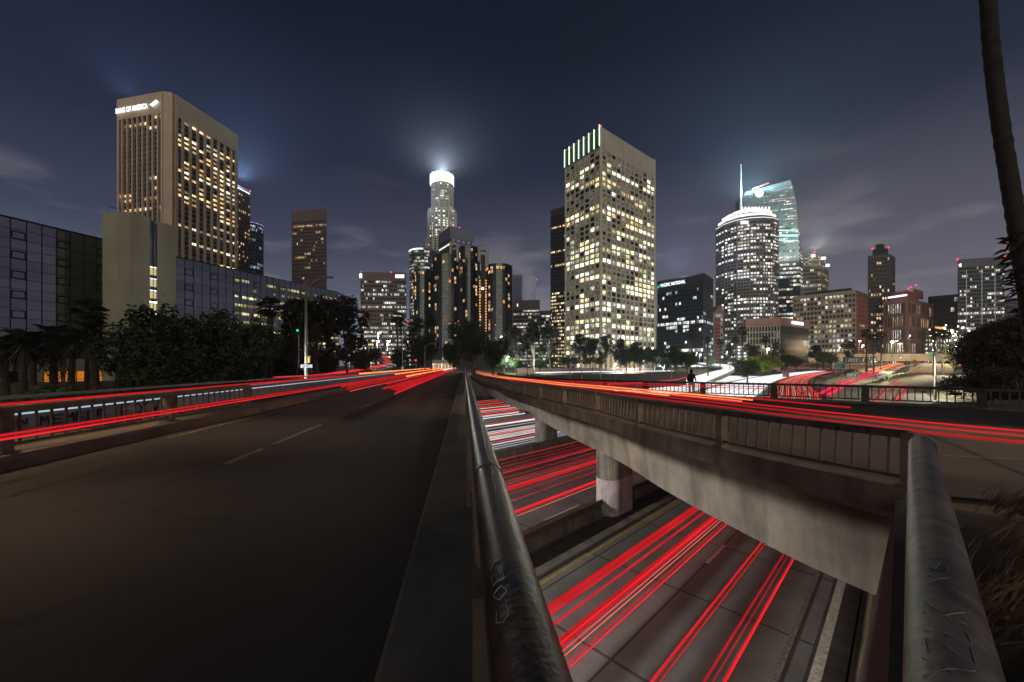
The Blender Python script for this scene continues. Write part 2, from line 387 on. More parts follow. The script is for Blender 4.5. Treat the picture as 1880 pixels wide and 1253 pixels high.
def freeway_mat():
    m = bpy.data.materials.new('freeway_concrete'); m.use_nodes = True; t = NT(m.node_tree); b = m.node_tree.nodes['Principled BSDF']
    uv = t.n('ShaderNodeUVMap'); sp = t.n('ShaderNodeSeparateXYZ'); t.l(uv.outputs[0], sp.inputs[0])
    tc = t.n('ShaderNodeTexCoord')
    n1 = t.n('ShaderNodeTexNoise', i_Scale=.6, i_Detail=8.0, i_Roughness=.65); t.l(tc.outputs['Object'], n1.inputs['Vector'])
    n2 = t.n('ShaderNodeTexNoise', i_Scale=14.0, i_Detail=6.0, i_Roughness=.7); t.l(tc.outputs['Object'], n2.inputs['Vector'])
    c = t.ramp(n1.outputs[0], [(.3, (.122, .124, .118)), (.72, (.235, .240, .228))])
    c = t.mix(.5, c, t.ramp(n2.outputs[0], [(.3, (.35, .35, .35)), (.7, (1, 1, 1))]), 'MULTIPLY')
    # wheel tracks darken the middle of the lane a little
    w = t.math('SINE', t.math('MULTIPLY', sp.outputs[0], 6.283 / 1.75)); c = t.mix(t.math('MULTIPLY_ADD', w, .10, .14), c, (.055, .05, .045))
    # slab joints: across every 4.6 m, along every 3.4 m
    ja = t.math('PINGPONG', t.math('ADD', sp.outputs[1], t.math('MULTIPLY', n1.outputs[0], .05)), 2.3); ja = t.math('LESS_THAN', ja, .05)
    jl = t.math('PINGPONG', t.math('ADD', t.math('ADD', sp.outputs[0], 5.5), t.math('MULTIPLY', n2.outputs[0], .04)), 1.7); jl = t.math('LESS_THAN', jl, .042)
    j = t.math('MAXIMUM', ja, jl); c = t.mix(t.math('MULTIPLY', j, .82), c, (.018, .016, .014))
    t.l(c, b.inputs['Base Color']); b.inputs['Roughness'].default_value = .72
    bp = t.n('ShaderNodeBump', i_Strength=.35, i_Distance=.02); t.l(n2.outputs[0], bp.inputs['Height']); t.l(bp.outputs[0], b.inputs['Normal'])
    return m
M['fw'] = freeway_mat()
FTS = [-60, -30, -15] + list(range(-8, 60, 4)) + list(range(60, 700, 10)) + [750, 820, 900]
def freeway():
    mb = MB(); uv = []
    cols = [lambda t: -62.0, lambda t: -40, lambda t: -22.9, lambda t: -11.2, lambda t: -5.5, lambda t: -1.75 if t < 30 else redge(t) - .4]
    for a, b in zip(FTS, FTS[1:]):
        for c0, c1 in zip(cols, cols[1:]):
            ps = [(c0(a), a), (c1(a), a), (c1(b), b), (c0(b), b)]
            mb.face([FW(p, t, ZF) for p, t in ps]); uv += [x for q in ps for x in q]
    o = mb.obj('freeway_road', M['fw']); ul = o.data.uv_layers.new(name='uv'); ul.data.foreach_set('uv', uv)
    tag(o, kind='structure')
freeway()
def fstrip(name, p0, p1, ta, tb, dz, mat, dash=None, step=4):
    mb = MB(); t = ta
    if dash:
        while t < tb:
            mb.strip([FW(p0, t, ZF + dz), FW(p0, t + dash[0], ZF + dz)], [FW(p1, t, ZF + dz), FW(p1, t + dash[0], ZF + dz)]); t += dash[1]
    else:
        ts = []
        while t < tb: ts.append(t); t += step
        ts.append(tb); mb.strip([FW(p0, q, ZF + dz) for q in ts], [FW(p1, q, ZF + dz) for q in ts])
    tag(mb.obj(name, mat), kind='structure')
fstrip('shoulder_asphalt', -11.0, -9.95, -40, 600, .004, M['conc_dark'])
fstrip('road_marking', -9.3, -9.18, -40, 600, .006, M['mark_y'])
fstrip('road_marking', -5.56, -5.44, 16.4, 500, .008, M['mark'], (2.2, 14))
for p in (-12.9, -16.1, -19.4): fstrip('road_marking', p - .06, p + .06, 4, 500, .006, M['mark'], (3.0, 11))
for p in (-24.3, -27.8, -31.2, -34.6, -36.6): fstrip('road_marking', p - .07, p + .07, -10, 500, .006, M['mark'], (3.0, 11) if p not in (-24.3, -36.6) else None)
for p in (-40.5, -44, -47.5, -51, -54.5, -58): fstrip('road_marking', p - .07, p + .07, -10, 500, .006, M['mark'], (3.0, 11))
fstrip('road_marking', -2.32, -2.18, -10, 200, .008, M['mark_faint'])
fstrip('gutter_pavement', -1.75, -1.0, -20, 40, .01, M['conc_dark'])
fstrip('road_marking', -1.66, -1.42, -20, 40, .016, M['mark'])
# raised pale kerb of the median shoulder
mb = MB(); mb.sweep([(-9.95, ZF - .1), (-9.95, ZF + .10), (-9.55, ZF + .10), (-9.55, ZF - .1)], lambda t, a, z: FW(a, t, z), FTS[:60]); tag(mb.obj('freeway_kerb', M['curb']), kind='structure')
# barriers between the carriageways
def barrier(p, h, w, ta, tb, name, label, mat, beam=False):
    e = empty(name, FW(p, max(ta, 5), ZF), label, 'barrier')
    mb = MB(); ts = [t for t in FTS if ta <= t <= tb]
    mb.sweep([(p - w / 2, ZF - .1), (p - w * .28, ZF + h), (p + w * .28, ZF + h), (p + w / 2, ZF - .1)], lambda t, a, z: FW(a, t, z), ts)
    mb.obj('concrete_wall', mat, e)
    if beam:
        m2 = MB(); m2.sweep([(p + w * .3, ZF + h + .02), (p + w * .3, ZF + h + .3), (p + w * .3 + .1, ZF + h + .3), (p + w * .3 + .1, ZF + h + .02)], lambda t, a, z: FW(a, t, z), ts)
        m2.obj('guard_beam', M['rail'], e)
        t = ta
        while t < min(tb, 70):
            m3 = MB(); c = FW(p + w * .3 - .12, t, ZF + h - .02); m3.abox(c.x, c.y, c.z + .15, .12, .12, .34); m3.obj('post', M['rail'], e); t += 2.4
barrier(-11.35, .55, .5, -8, 900, 'median_barrier', 'low concrete median wall with a rusty steel guard beam, beside the nearest column', M['conc'], True)
barrier(-22.9, 1.0, .6, -15, 900, 'median_barrier', 'tall stained concrete barrier between red lit lanes and white lit lanes', M['conc'])
barrier(-38.3, .9, .6, -15, 900, 'median_barrier', 'pale concrete barrier under the third bridge column', M['beige'])
barrier(-62.2, 1.3, .5, -15, 400, 'retaining_wall', 'low dark retaining wall along the far side of the freeway', M['conc_dark'])

# ------------------------------------------------------------------ left bridge (the one the camera stands on)
U1 = Vector((-.1233, .9924, 0)); R1 = Vector((.9924, .1233, 0))
def LB(s, a, z=0): return Vector((R1.x * a + U1.x * s, R1.y * a + U1.y * s, z))
S1 = [-12, -4, 0, 5, 10, 20, 30, 40, 50, 60, 70, 80, 95, 120, 160, 220]
def lz(s): return lerp(0, -.6, (s - 95) / 100)
mb = MB(); mb.sweep([(-7.12, 0.0), (-.42, 0.0), (-.42, -.35), (-7.12, -.35)], lambda t, a, z: LB(t, a, z + lz(t)), S1); tag(mb.obj('bridge_road', M['asphalt']), kind='structure')
mb = MB(); mb.sweep([(-11.0, -.012), (-7.125, -.012), (-7.125, -.35), (-11.0, -.35)], lambda t, a, z: LB(t, a, z + lz(t)), S1); tag(mb.obj('ramp_road', M['asphalt']), kind='structure')
mb = MB(); mb.sweep([(-7.95, .19), (-7.16, .19), (-7.07, .16), (-7.07, -.02), (-7.95, -.02)], lambda t, a, z: LB(t, a, z), [-12, 0, 5, 10, 14, 20, 30, 38]); tag(mb.obj('pavement', M['walk']), kind='structure')
mb = MB(); mb.sweep([(-.415, -.3), (-.415, .19), (-.39, .205), (.16, .205), (.16, -.75), (-.3, -.75)], lambda t, a, z: LB(t, a, z), S1[:12]); tag(mb.obj('safety_kerb', M['ledge']), kind='structure')
mb = MB(); mb.sweep([(-10.9, -.36), (-.1, -.36), (-.6, -1.7), (-10.0, -1.7)], lambda t, a, z: LB(t, a, z), [-12, 0, 20, 40, 60, 80]); tag(mb.obj('bridge_girder', M['conc']), kind='structure')
for s0, s1 in ((6.9, 8.1), (8.5, 11.2), (15.2, 17.6), (22, 25)):
    mb = MB(); mb.strip([LB(s0, -4.02, .005), LB(s1, -4.02, .005)], [LB(s0, -3.9, .005), LB(s1, -3.9, .005)]); tag(mb.obj('road_marking', M['mark_faint']), kind='structure')
mb = MB(); mb.strip([LB(s, -6.72, .006) for s in (9.5, 15, 25, 40, 60)], [LB(s, -6.62, .006) for s in (9.5, 15, 25, 40, 60)]); tag(mb.obj('road_marking', M['mark_faint']), kind='structure')

def parts_by_count(items, name, mats, parent, cap=100, smooth=False):
    """items: list of (distance, MB). nearest 100 become parts, the rest one part"""
    items = sorted(items, key=lambda q: q[0])
    for _, m in items[:cap]: m.obj(name, mats, parent, smooth)
    if len(items) > cap:
        r = MB()
        for _, m in items[cap:]:
            k = len(r.v); r.v += m.v; r.f += [tuple(k + i for i in f) for f in m.f]; r.m += m.m; r.c += m.c
        o = r.obj(name, mats, parent, smooth); o['kind'] = 'stuff'

def railing(pts, name, label, z_off, h, post_gap, bal_gap, mat, top=(.16, .13), out=0.0, end_posts=True, scale_post=.18, bal=.028, mats_post=None, group=None, mats_bal=None):
    """railing along a polyline of 3D deck points: top beam, bottom beam, posts, balusters"""
    e = empty(name, pts[0], label, 'railing', group)
    Ls = [0]
    for a, b in zip(pts, pts[1:]): Ls.append(Ls[-1] + (b - a).length)
    def at(s):
        s = max(0, min(Ls[-1], s)); k = 1
        while k < len(Ls) - 1 and Ls[k] < s: k += 1
        f = (s - Ls[k - 1]) / (Ls[k] - Ls[k - 1]); d = (pts[k] - pts[k - 1]); d.z = 0; d.normalize()
        return pts[k - 1].lerp(pts[k], f), d
    ss = sorted(set(Ls + [x * 1.0 for x in range(0, int(Ls[-1]), 2)]))
    def fn(s, a, z):
        p, d = at(s); nn = Vector((d.y, -d.x, 0)); return p + nn * a + Vector((0, 0, z + z_off))
    w, t = top
    m = MB(); m.sweep([(-w / 2, h - t), (-w / 2, h - .02), (-w / 2 + .02, h), (w / 2 - .02, h), (w / 2, h - .02), (w / 2, h - t)], fn, ss); m.obj('top_rail', mat, e)
    m = MB(); m.sweep([(-.03, .10), (-.03, .16), (.03, .16), (.03, .10)], fn, ss); m.obj('bottom_rail', mat, e)
    n = max(1, round(Ls[-1] / post_gap)); items = []
    posts = [Ls[-1] * k / n for k in range(n + 1)]
    for s in posts:
        p, d = at(s); nn = Vector((d.y, -d.x, 0)); m = MB()
        m.box(p - d * scale_post / 2 - nn * (w / 2 + .015) + Vector((0, 0, z_off - .02)), d, nn, scale_post, w + .03, h - .005)
        m.box(p - d * (scale_post / 2 + .05) - nn * (w / 2 + .05) + Vector((0, 0, z_off - .03)), d, nn, scale_post + .1, w + .1, .06)
        items.append((p.length, m))
    parts_by_count(items, 'post', mats_post or mat, e)
    items = []; nb = max(1, round(Ls[-1] / n / bal_gap))
    for k in range(n):
        for j in range(1, nb):
            s = posts[k] + (posts[k + 1] - posts[k]) * j / nb; p, d = at(s); nn = Vector((d.y, -d.x, 0)); m = MB()
            o = p - d * bal / 2 - nn * bal / 2 + Vector((0, 0, z_off + .155))
            m.box(o + nn * out, d, nn, bal, bal, Vector((-nn.x * out, -nn.y * out, h - t - .15)))
            items.append((p.length, m))
    parts_by_count(items, 'baluster', mats_bal or mat, e)
    return e, fn
# left railing of this bridge, along the pavement
eL, fL = railing([LB(s, -7.6, .19) for s in (-3.5, 5, 14.5)], 'bridge_railing', 'brown steel railing along the pavement on the left of the bridge', 0, .78, 3.6, .25, M['rail_b'], (.17, .13), scale_post=.17, bal=.03)
# parapet wall behind it
eW = empty('parapet_wall', LB(0, -11, 0), 'long grey parapet wall behind the left railing, sprayed with black graffiti', 'wall')
mb = MB(); mb.sweep([(-11.25, -.8), (-11.25, .70), (-11.0, .70), (-10.95, -.8)], lambda t, a, z: LB(t, a, z), [-25, -12, 0, 10, 20, 40, 60, 80, 110]); mb.obj('wall', M['paint_grey'], eW)
mb = MB(); mb.sweep([(-11.20, .82), (-11.20, .90), (-11.08, .90), (-11.08, .82)], lambda t, a, z: LB(t, a, z), [-25, -12, 0, 10, 20, 40, 60, 80, 110]); mb.obj('handrail', M['pole_g'], eW)

GLY = {'M': [[(0, 0), (.1, 1), (.5, .45), (.85, 1), (1, 0)]], 'E': [[(1, 1), (0, .95), (.1, .5), (.8, .52)], [(.1, .5), (0, 0), (1, .04)]], 'N': [[(0, 0), (.05, 1), (.8, .05), (.9, 1)]],
       'B': [[(0, 0), (0, 1), (.7, .85), (.1, .55), (.8, .3), (0, 0)]], 'R': [[(0, 0), (.05, 1), (.75, .8), (.1, .5), (.9, 0)]], 'L': [[(.1, 1), (0, 0), (.8, .08)]],
       'A': [[(0, 0), (.45, 1), (.8, 0)], [(.15, .4), (.8, .42)]], 'G': [[(.9, .85), (.3, 1), (0, .4), (.4, 0), (.85, .2), (.8, .5), (.45, .48)]], 'Z': [[(0, .95), (.8, 1), (.05, .02), (1, .06)]],
       'O': [[(.5, 1), (.05, .6), (.3, 0), (.85, .3), (.75, .9), (.5, 1)]], 'K': [[(.05, 1), (0, 0)], [(.85, .95), (.05, .45), (.9, 0)]], 'T': [[(0, .95), (1, 1)], [(.5, 1), (.45, 0)]],
       'V': [[(0, 1), (.45, 0), (.9, 1)]], 'F': [[(0, 0), (.05, 1), (.8, .95)], [(.05, .5), (.6, .52)]], 'W': [[(0, 1), (.25, 0), (.5, .7), (.75, 0), (1, 1)]], 'I': [[(.4, 1), (.35, 0)]],
       '-': [[(0, .5), (1, .45)]], 'D': [[(0, 0), (.05, 1), (.8, .6), (.6, .1), (0, 0)]], 'Y': [[(0, 1), (.5, .5), (1, 1)], [(.5, .5), (.4, 0)]], 'C': [[(.9, .9), (.3, 1), (0, .5), (.3, 0), (.9, .15)]], 'S': [[(.9, .9), (.2, .95), (.1, .6), (.8, .4), (.7, .05), (0, .08)]], 'X': [[(0, 1), (1, 0)], [(1, 1), (0, 0)]], '2': [[(0, .8), (.5, 1), (.8, .7), (0, 0), (.9, .05)]]}
def scrawl(text, fn, w, h, gap, th, mat, parent, name='graffiti_letter', seed=1):
    """hand-drawn letters; fn(x, y)->(point, unit_x, unit_y) on the surface"""
    rnd = random.Random(seed); x = 0
    for ch in text:
        mb = MB()
        if ch == ' ':
            x += w * .8; continue
        jx = rnd.uniform(.85, 1.15); jy = rnd.uniform(-.06, .06)
        for st in GLY[ch]:
            q = [(x + a * w * jx, (b + jy) * h) for a, b in st]
            for (x0, y0), (x1, y1) in zip(q, q[1:]):
                p0 = fn(x0, y0); p1 = fn(x1, y1); mid = fn((x0 + x1) / 2, (y0 + y1) / 2)
                for a, b in ((p0, mid), (mid, p1)):
                    mb.tube([a, b], th * rnd.uniform(.8, 1.1), 5)
        x += w + gap; o = mb.obj(name, mat, parent)
    return o
scrawl('EN', lambda x, y: LB(10.5 + x, -10.94, .16 + y), .24, .17, .1, .018, M['graffiti'], eW, seed=2)
scrawl('MEMBER', lambda x, y: LB(11.35 + x, -10.94, .08 + y), .22, .24, .09, .018, M['graffiti'], eW, seed=3)
scrawl('FXV', lambda x, y: LB(13.7 + x, -10.94, -.02 + y), .42, .42, .18, .02, M['graffiti'], eW, seed=4)
scrawl('TRIBVTE', lambda x, y: fL(x + 7.0, .089, .655 + y), .13, .09, .05, .007, M['chalk'], eL, seed=9)

# right-hand rail of this bridge: round pipe on posts, running away from the camera
e = empty('pipe_handrail', LB(1, .09, .2), 'thick rusty pipe handrail running straight away beside the empty road', 'handrail')
mb = MB(); mb.tube([LB(s, .095, 1.198) for s in (-3, -1, .4, 1, 2, 3, 5, 8, 12, 20, 30, 45, 62, 78)], .056, 28); mb.obj('pipe', M['pipe_d'], e, smooth=True)
for s in (1.55, 7.5, 13.5, 19.5, 31.5, 43.5):
    mb = MB(); mb.tube([LB(s - .02, .095, 1.198), LB(s + .02, .095, 1.198)], .0595, 28); mb.obj('pipe_joint', M['pipe_d'], e, smooth=False)
mb = MB(); mb.sweep([(.045, 1.075), (.045, 1.150), (.115, 1.150), (.115, 1.075)], lambda t, a, z: LB(t, a, z), [-3, 1, 5, 20, 40, 78]); mb.obj('under_rail', M['rail_b'], e)
mb = MB(); mb.sweep([(.06, .30), (.06, .36), (.12, .36), (.12, .30)], lambda t, a, z: LB(t, a, z), [-3, 1, 5, 20, 40, 78]); mb.obj('bottom_rail', M['rail_b'], e)
s = -2.1
while s < 78:
    mb = MB(); mb.box(LB(s, .02, .20), U1, R1, .14, .13, .90); mb.obj('post', M['rail_b'], e); s += 3.0
items = []; s = -2.9
while s < 60:
    if abs(((s + 2.1 + 1.5) % 3.0) - 1.5) > .12:
        m = MB(); m.box(LB(s, .07, .355), U1, R1, .028, .028, .73); items.append((abs(s), m))
    s += .235
parts_by_count(items, 'baluster', M['rail_b'], e)
def onpipe1(x, y):
    ang = R(62) + y / .056; c = LB(x, .095, 1.198); return c + R1 * (.0575 * -math.cos(ang)) + Vector((0, 0, .0575 * math.sin(ang)))
scrawl('COEY', lambda x, y: onpipe1(.60 + x, y * -1 + .005), .038, .026, .018, .0008, M['chalk'], e, seed=5)

# second pipe rail across the gore, with its rounded end
D2 = Vector((1.734, 1.66, 0)).normalized(); Q2 = Vector((D2.y, -D2.x, 0))
def PB(s, a, z=0): return Vector((.12, .055, 0)) + D2 * s + Q2 * a + Vector((0, 0, z))
e = empty('pipe_handrail', PB(1.4, 0, 0), 'short scratched steel pipe handrail with an open rounded end at lower right', 'handrail')
L2 = (Vector((2.36, 2.2, 0)) - PB(0, 0)).length
mb = MB(); mb.tube([PB(s, 0, 1.195) for s in (-.6, .2, .4, .8, 1.2, 1.8, 2.4, L2 - .03, L2 - .008, L2)], [.051] * 8 + [.049, .042], 32); mb.obj('pipe', M['pipe'], e, smooth=True)
mb = MB(); mb.tube([PB(L2 - .10, .004, 1.193), PB(L2 - .075, .004, 1.193)], .0555, 32); mb.obj('end_collar', M['pipe'], e)
for s in (-.5, 1.6, 2.85):
    if s < L2: mb = MB(); mb.box(PB(s, -.02, -.8), D2, Q2, .06, .04, 1.95); mb.obj('post', M['rail_k'], e)
def onpipe2(x, y):
    ang = R(100) - y / .051; c = PB(x, 0, 1.195); return c + Q2 * (.0518 * -math.cos(ang)) + Vector((0, 0, .0518 * math.sin(ang)))
scrawl('TMXZLK', lambda x, y: onpipe2(.50 + x, y - .01), .045, .05, .016, .0008, M['chalk'], e, seed=7)
scrawl('XS', lambda x, y: onpipe2(.93 + x, y), .05, .03, .02, .0007, M['chalk'], e, seed=8)

# ------------------------------------------------------------------ right bridge
NR = [(6.07, 5.83, -.30), (5.25, 7.4, -.30), (4.67, 9.1, -.31), (3.85, 12.0, -.32), (3.2, 15.4, -.33), (1.75, 20.2, -.36), (.57, 25.0, -.42), (-.5, 31, -.5), (-1.38, 38.7, -.6), (-3.5, 48, -.68), (-6.1, 63, -.72), (-8.4, 80, -.75)]
FR = [(34, 8.5, -.38), (28, 12, -.36), (21.9, 16.3, -.33), (20, 18.4, -.33), (16.9, 20.6, -.33), (12.9, 24.5, -.38), (9.5, 27.8, -.42), (6.6, 32.5, -.5), (4.0, 38.5, -.6), (1.6, 48, -.66), (-.8, 63, -.72), (-3, 80, -.75)]
NR = [Vector(p) for p in NR]; FR = [Vector(p) for p in FR]
NRs = catmull(NR, n=4); FRs = catmull(FR, n=4)
def poly_deck():
    mb = MB(); bm = MB()
    far = FRs; near = [Vector((30, -8, -.36)), Vector((18, 1.5, -.33)), Vector((9.2, 5.2, -.305)), Vector((7.4, 5.35, -.302))] + NRs
    # resample both borders to equal counts
    def res(p, n):
        L = [0]
        for a, b in zip(p, p[1:]): L.append(L[-1] + (b - a).length)
        out = []
        for i in range(n):
            s = L[-1] * i / (n - 1); k = 1
            while k < len(L) - 1 and L[k] < s: k += 1
            out.append(p[k - 1].lerp(p[k], (s - L[k - 1]) / max(1e-6, L[k] - L[k - 1])))
        return out
    a = near; b = res(far, len(near))
    for i in range(len(a) - 1):
        mb.face([a[i], b[i], b[i + 1], a[i + 1]])
    o = mb.obj('overpass_road', M['asphalt']); tag(o, kind='structure')
poly_deck()
def offs(pl, d, z=0):
    out = []
    for i, p in enumerate(pl):
        t = pl[min(i + 1, len(pl) - 1)] - pl[max(i - 1, 0)]; t.z = 0; t.normalize(); out.append(p + Vector((t.y, -t.x, 0)) * d + Vector((0, 0, z)))
    return out
# concrete girder and deck edge, one continuous body
mb = MB()
prof = [(-.16, .10), (-.16, -.32), (.55, -.62), (.72, -2.12), (2.9, -2.25), (2.9, -.08), (.22, -.08), (.22, .10)]
def goff(j, d, z):
    out = []
    for i in range(len(NRs)):
        f = min(1, max(0, (NRs[i].y - 6) / 26)); dd, zz_ = d, z
        if j in (2, 3, 4, 5): dd = d + 1.35 * f; zz_ = z + (.45 * f if j in (3, 4) else (.1 * f if j == 2 else 0))
        out.append(offs(NRs, dd, zz_)[i])
    return out
cols = [goff(j, d, z) for j, (d, z) in enumerate(prof)]
for i in range(len(NRs) - 1):
    for j in range(len(prof)):
        k = (j + 1) % len(prof); mb.face([cols[j][i], cols[k][i], cols[k][i + 1], cols[j][i + 1]])
mb.face([c[0] for c in cols]); mb.face([c[-1] for c in cols][::-1])
g = mb.obj('overpass_bridge', M['conc']); tag(g, 'long concrete overpass girder with a dark drip-stained edge crossing above the freeway', 'bridge')
m2 = MB(); c2 = [offs(FRs, d, z) for d, z in [(.16, .1), (.16, -.3), (-.5, -.6), (-.7, -2.0), (-3.2, -2.1), (-3.2, -.08), (-.22, -.08), (-.22, .1)]]
for i in range(8, len(FRs) - 1):
    for j in range(8):
        k = (j + 1) % 8; m2.face([c2[j][i], c2[k][i], c2[k][i + 1], c2[j][i + 1]])
m2.obj('far_girder', M['conc'], g)
# railings of the right bridge
eN, fN = railing([p.copy() for p in NRs], 'bridge_railing', 'near brown steel railing of the overpass, black scrawls on its top rail', .10, .85, 3.15, .225, M['rail_n'], (.15, .12), out=-.05, scale_post=.15, mats_post=M['rail_b'], mats_bal=M['rail_b'])  # lamplight on posts and balusters put into a lighter steel colour
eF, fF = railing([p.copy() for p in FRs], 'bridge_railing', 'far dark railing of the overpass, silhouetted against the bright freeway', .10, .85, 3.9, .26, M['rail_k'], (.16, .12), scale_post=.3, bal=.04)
# little outlets where the posts meet the slab
scrawl('LAGZ', lambda x, y: fN(1.45 + (1.1 - x), -.079, .735 + y), .16, .085, .07, .012, M['graffiti'], eN, seed=11)
scrawl('WVBOTT', lambda x, y: fN(.15 + (1.0 - x), -.079, .73 + y), .10, .09, .03, .014, M['graffiti'], eN, seed=12)
# expansion joint as a thin black seal in the deck
mb = MB(); mb.strip([Vector((8.65, 6.1, -.296)), Vector((11.9, 11.0, -.300))], [Vector((8.75, 6.06, -.296)), Vector((12.0, 10.95, -.300))]); tag(mb.obj('expansion_joint', M['black']), kind='structure')
mb = MB(); mb.strip([Vector((11.2, 7.6, -.290)), Vector((9.3, 8.15, -.290))], [Vector((11.2, 7.68, -.290)), Vector((9.3, 8.23, -.290))]); tag(mb.obj('road_marking', M['mark_faint']), kind='structure')

# columns: long rounded piers
def column(p, t, L, W, z1, label, repaint):
    c = FW(p, t, ZF); o = empty('bridge_column', c, label, 'column', 'columns under the overpass')
    def ring(sc=1.0):
        pts = []
        for k in range(24):
            th = 2 * math.pi * k / 24; x = math.cos(th); y = math.sin(th)
            sx = (L / 2 - W / 2) * (1 if x > 0 else -1) + x * W / 2 * sc; sy = y * W / 2 * sc
            pts.append(c + D0 * sx + N0 * sy)
        return pts
    mb = MB(); mb.prism(ring(), ZF - .2, z1); mb.obj('shaft', M['conc_soot'], o)
    if repaint:
        mb = MB(); mb.prism(ring(1.015), ZF - .2, ZF + repaint, cap=True); mb.obj('painted_base', M['paint_grey'], o)
column(-11.15, 18.9, 2.5, 1.35, -2.35, 'nearest bridge column, its lower part repainted grey over soot', 1.9)
column(-24.4, 28.6, 2.6, 1.4, -2.5, 'second bridge column, dark soot in its middle, standing on white lit lanes', 0)
column(-40.6, 43.0, 2.9, 1.5, -2.5, 'third and farthest bridge column with a pale scrawled face', 0)
# abutment wall below the gore
mb = MB(); mb.sweep([(-1.02, ZF - .2), (-.86, -5.9), (-.09, -.66), (-.06, -.37), (1.1, -.37), (1.1, -2.5)], lambda t, a, z: FW(a, t, z), [-6, -3, -1, 0, 1, 2, 3, 4, 5, 6, 7, 8.2]); tag(mb.obj('abutment_wall', M['conc_dark']), 'dark stained abutment wall below the scratched pipe handrail', 'wall')

# ------------------------------------------------------------------ ramps and far roads on the right
def ribbon(name, L, Rr, mat, thick=.5, kind='structure', n=6, label=None, cat=None):
    a = catmull(L, n=n); b = catmull(Rr, n=n); mb = MB(); dz = Vector((0, 0, -thick))
    for i in range(len(a) - 1):
        mb.face([a[i], b[i], b[i + 1], a[i + 1]]); mb.face([a[i] + dz, a[i], a[i + 1], a[i + 1] + dz]); mb.face([b[i], b[i] + dz, b[i + 1] + dz, b[i + 1]])
        mb.face([a[i] + dz, a[i + 1] + dz, b[i + 1] + dz, b[i] + dz])
    mb.face([a[0], a[0] + dz, b[0] + dz, b[0]]); mb.face([a[-1], b[-1], b[-1] + dz, a[-1] + dz])
    o = mb.obj(name, mat)
    tag(o, kind=kind) if not label else tag(o, label, cat); return a, b
M['ramp'] = surf('ramp_concrete', (.30, .28, .21), .85, 0, .2, .25, .1, 10)
ROADC = [([P(1560, 745, 75.7), P(1600, 712, 138), P(1641, 695, 190), P(1668, 681, 236), P(1690, 667.5, 272)], [P(1700, 745, 76.5), P(1709, 708, 146), P(1742, 689, 196), P(1752, 679, 236), P(1738, 667.5, 272)])]
exA, exB = ribbon('exit_road', [q + Vector((0, 0, .05)) for q in ROADC[0][0]], [q + Vector((0, 0, .05)) for q in ROADC[0][1]], M['ramp'], .3)
RAMP = ([P(1478, 727, 99), P(1515, 706, 160), P(1560, 688, 205), P(1597, 676, 236), P(1628, 669.5, 258), P(1640, 669, 275)],
        [P(1546, 735, 88), P(1585, 711, 145), P(1622, 694, 190), P(1645, 681.5, 228), P(1660, 673.5, 256), P(1668, 671, 275)])
raA, raB = ribbon('ramp_road', [q + Vector((0, 0, .06)) for q in RAMP[0]], [q + Vector((0, 0, .06)) for q in RAMP[1]], M['ramp'], .4)
LOOP = ([P(1235, 703, 165), P(1268, 695, 190), P(1306, 685, 222), P(1326, 679.5, 250), P(1322, 674.5, 275), P(1285, 669.5, 296)],
        [P(1300, 706, 158), P(1325, 694, 190), P(1345, 684, 222), P(1351, 677.5, 252), P(1340, 671.5, 285), P(1280, 667.5, 312)])
loA, loB = ribbon('loop_ramp_road', *LOOP, M['ramp'], .8)
LRAMP = ([P(470, 705, 42), P(560, 697, 60), P(612, 688, 84), P(668, 679, 108), P(700, 671, 130), P(700, 666, 150), P(690, 660, 170), P(660, 653, 190)],
         [P(560, 707, 44), P(625, 698.5, 60), P(655, 691, 80), P(695, 682, 105), P(722, 672.5, 128), P(724, 666, 150), P(716, 658, 172), P(680, 649, 195)])
lrA, lrB = ribbon('side_ramp_road', *LRAMP, M['asphalt'], .6)
# overpasses crossing in the distance
def overpass(px0, px1, yt, yb, Y0, Y1, label, cols, mat):
    a = P(px0, yt, Y0); b = P(px1, yt, Y1); d = (b - a); d.z = 0; L = d.length; d.normalize(); n = Vector((-d.y, d.x, 0))
    e = empty('road_overpass', a, label, 'bridge'); hh = a.z - P(px0, yb, Y0).z
    mb = MB(); dd = (b - a).normalized(); mb.box(a - Vector((0, 0, hh)), dd, n, L, 11, hh * .72); mb.obj('deck', mat, e)
    mb = MB(); mb.box(a - n * .3 - Vector((0, 0, hh * .28)), dd, n, L, .3, hh * .28); mb.box(a - Vector((0, 0, hh * .28 - .003)) + n * 10.7, dd, n, L, .3, hh * .28 - .01); mb.obj('parapet', M['beige'], e)
    for px in cols:
        f = (px - px0) / (px1 - px0); q = a.lerp(b, f) + n * 5; mb = MB()
        mb.abox(q.x, q.y, (ZF + a.z - hh) / 2, 3.0, 1.6, a.z - hh - ZF); mb.box(Vector((q.x - 5, q.y - 1, a.z - hh - 1.4)), Vector((1, 0, 0)), Vector((0, 1, 0)), 10, 2, 1.35); mb.obj('pier', mat, e)
overpass(1463, 1830, 650, 663.5, 285, 285, 'upper greenish concrete overpass crossing behind the green road signs', (1610, 1685), M['beige'])
overpass(1390, 1628, 667, 679, 225, 250, 'lower brown concrete overpass above the white lit lanes', (1452, 1548), M['pink'])
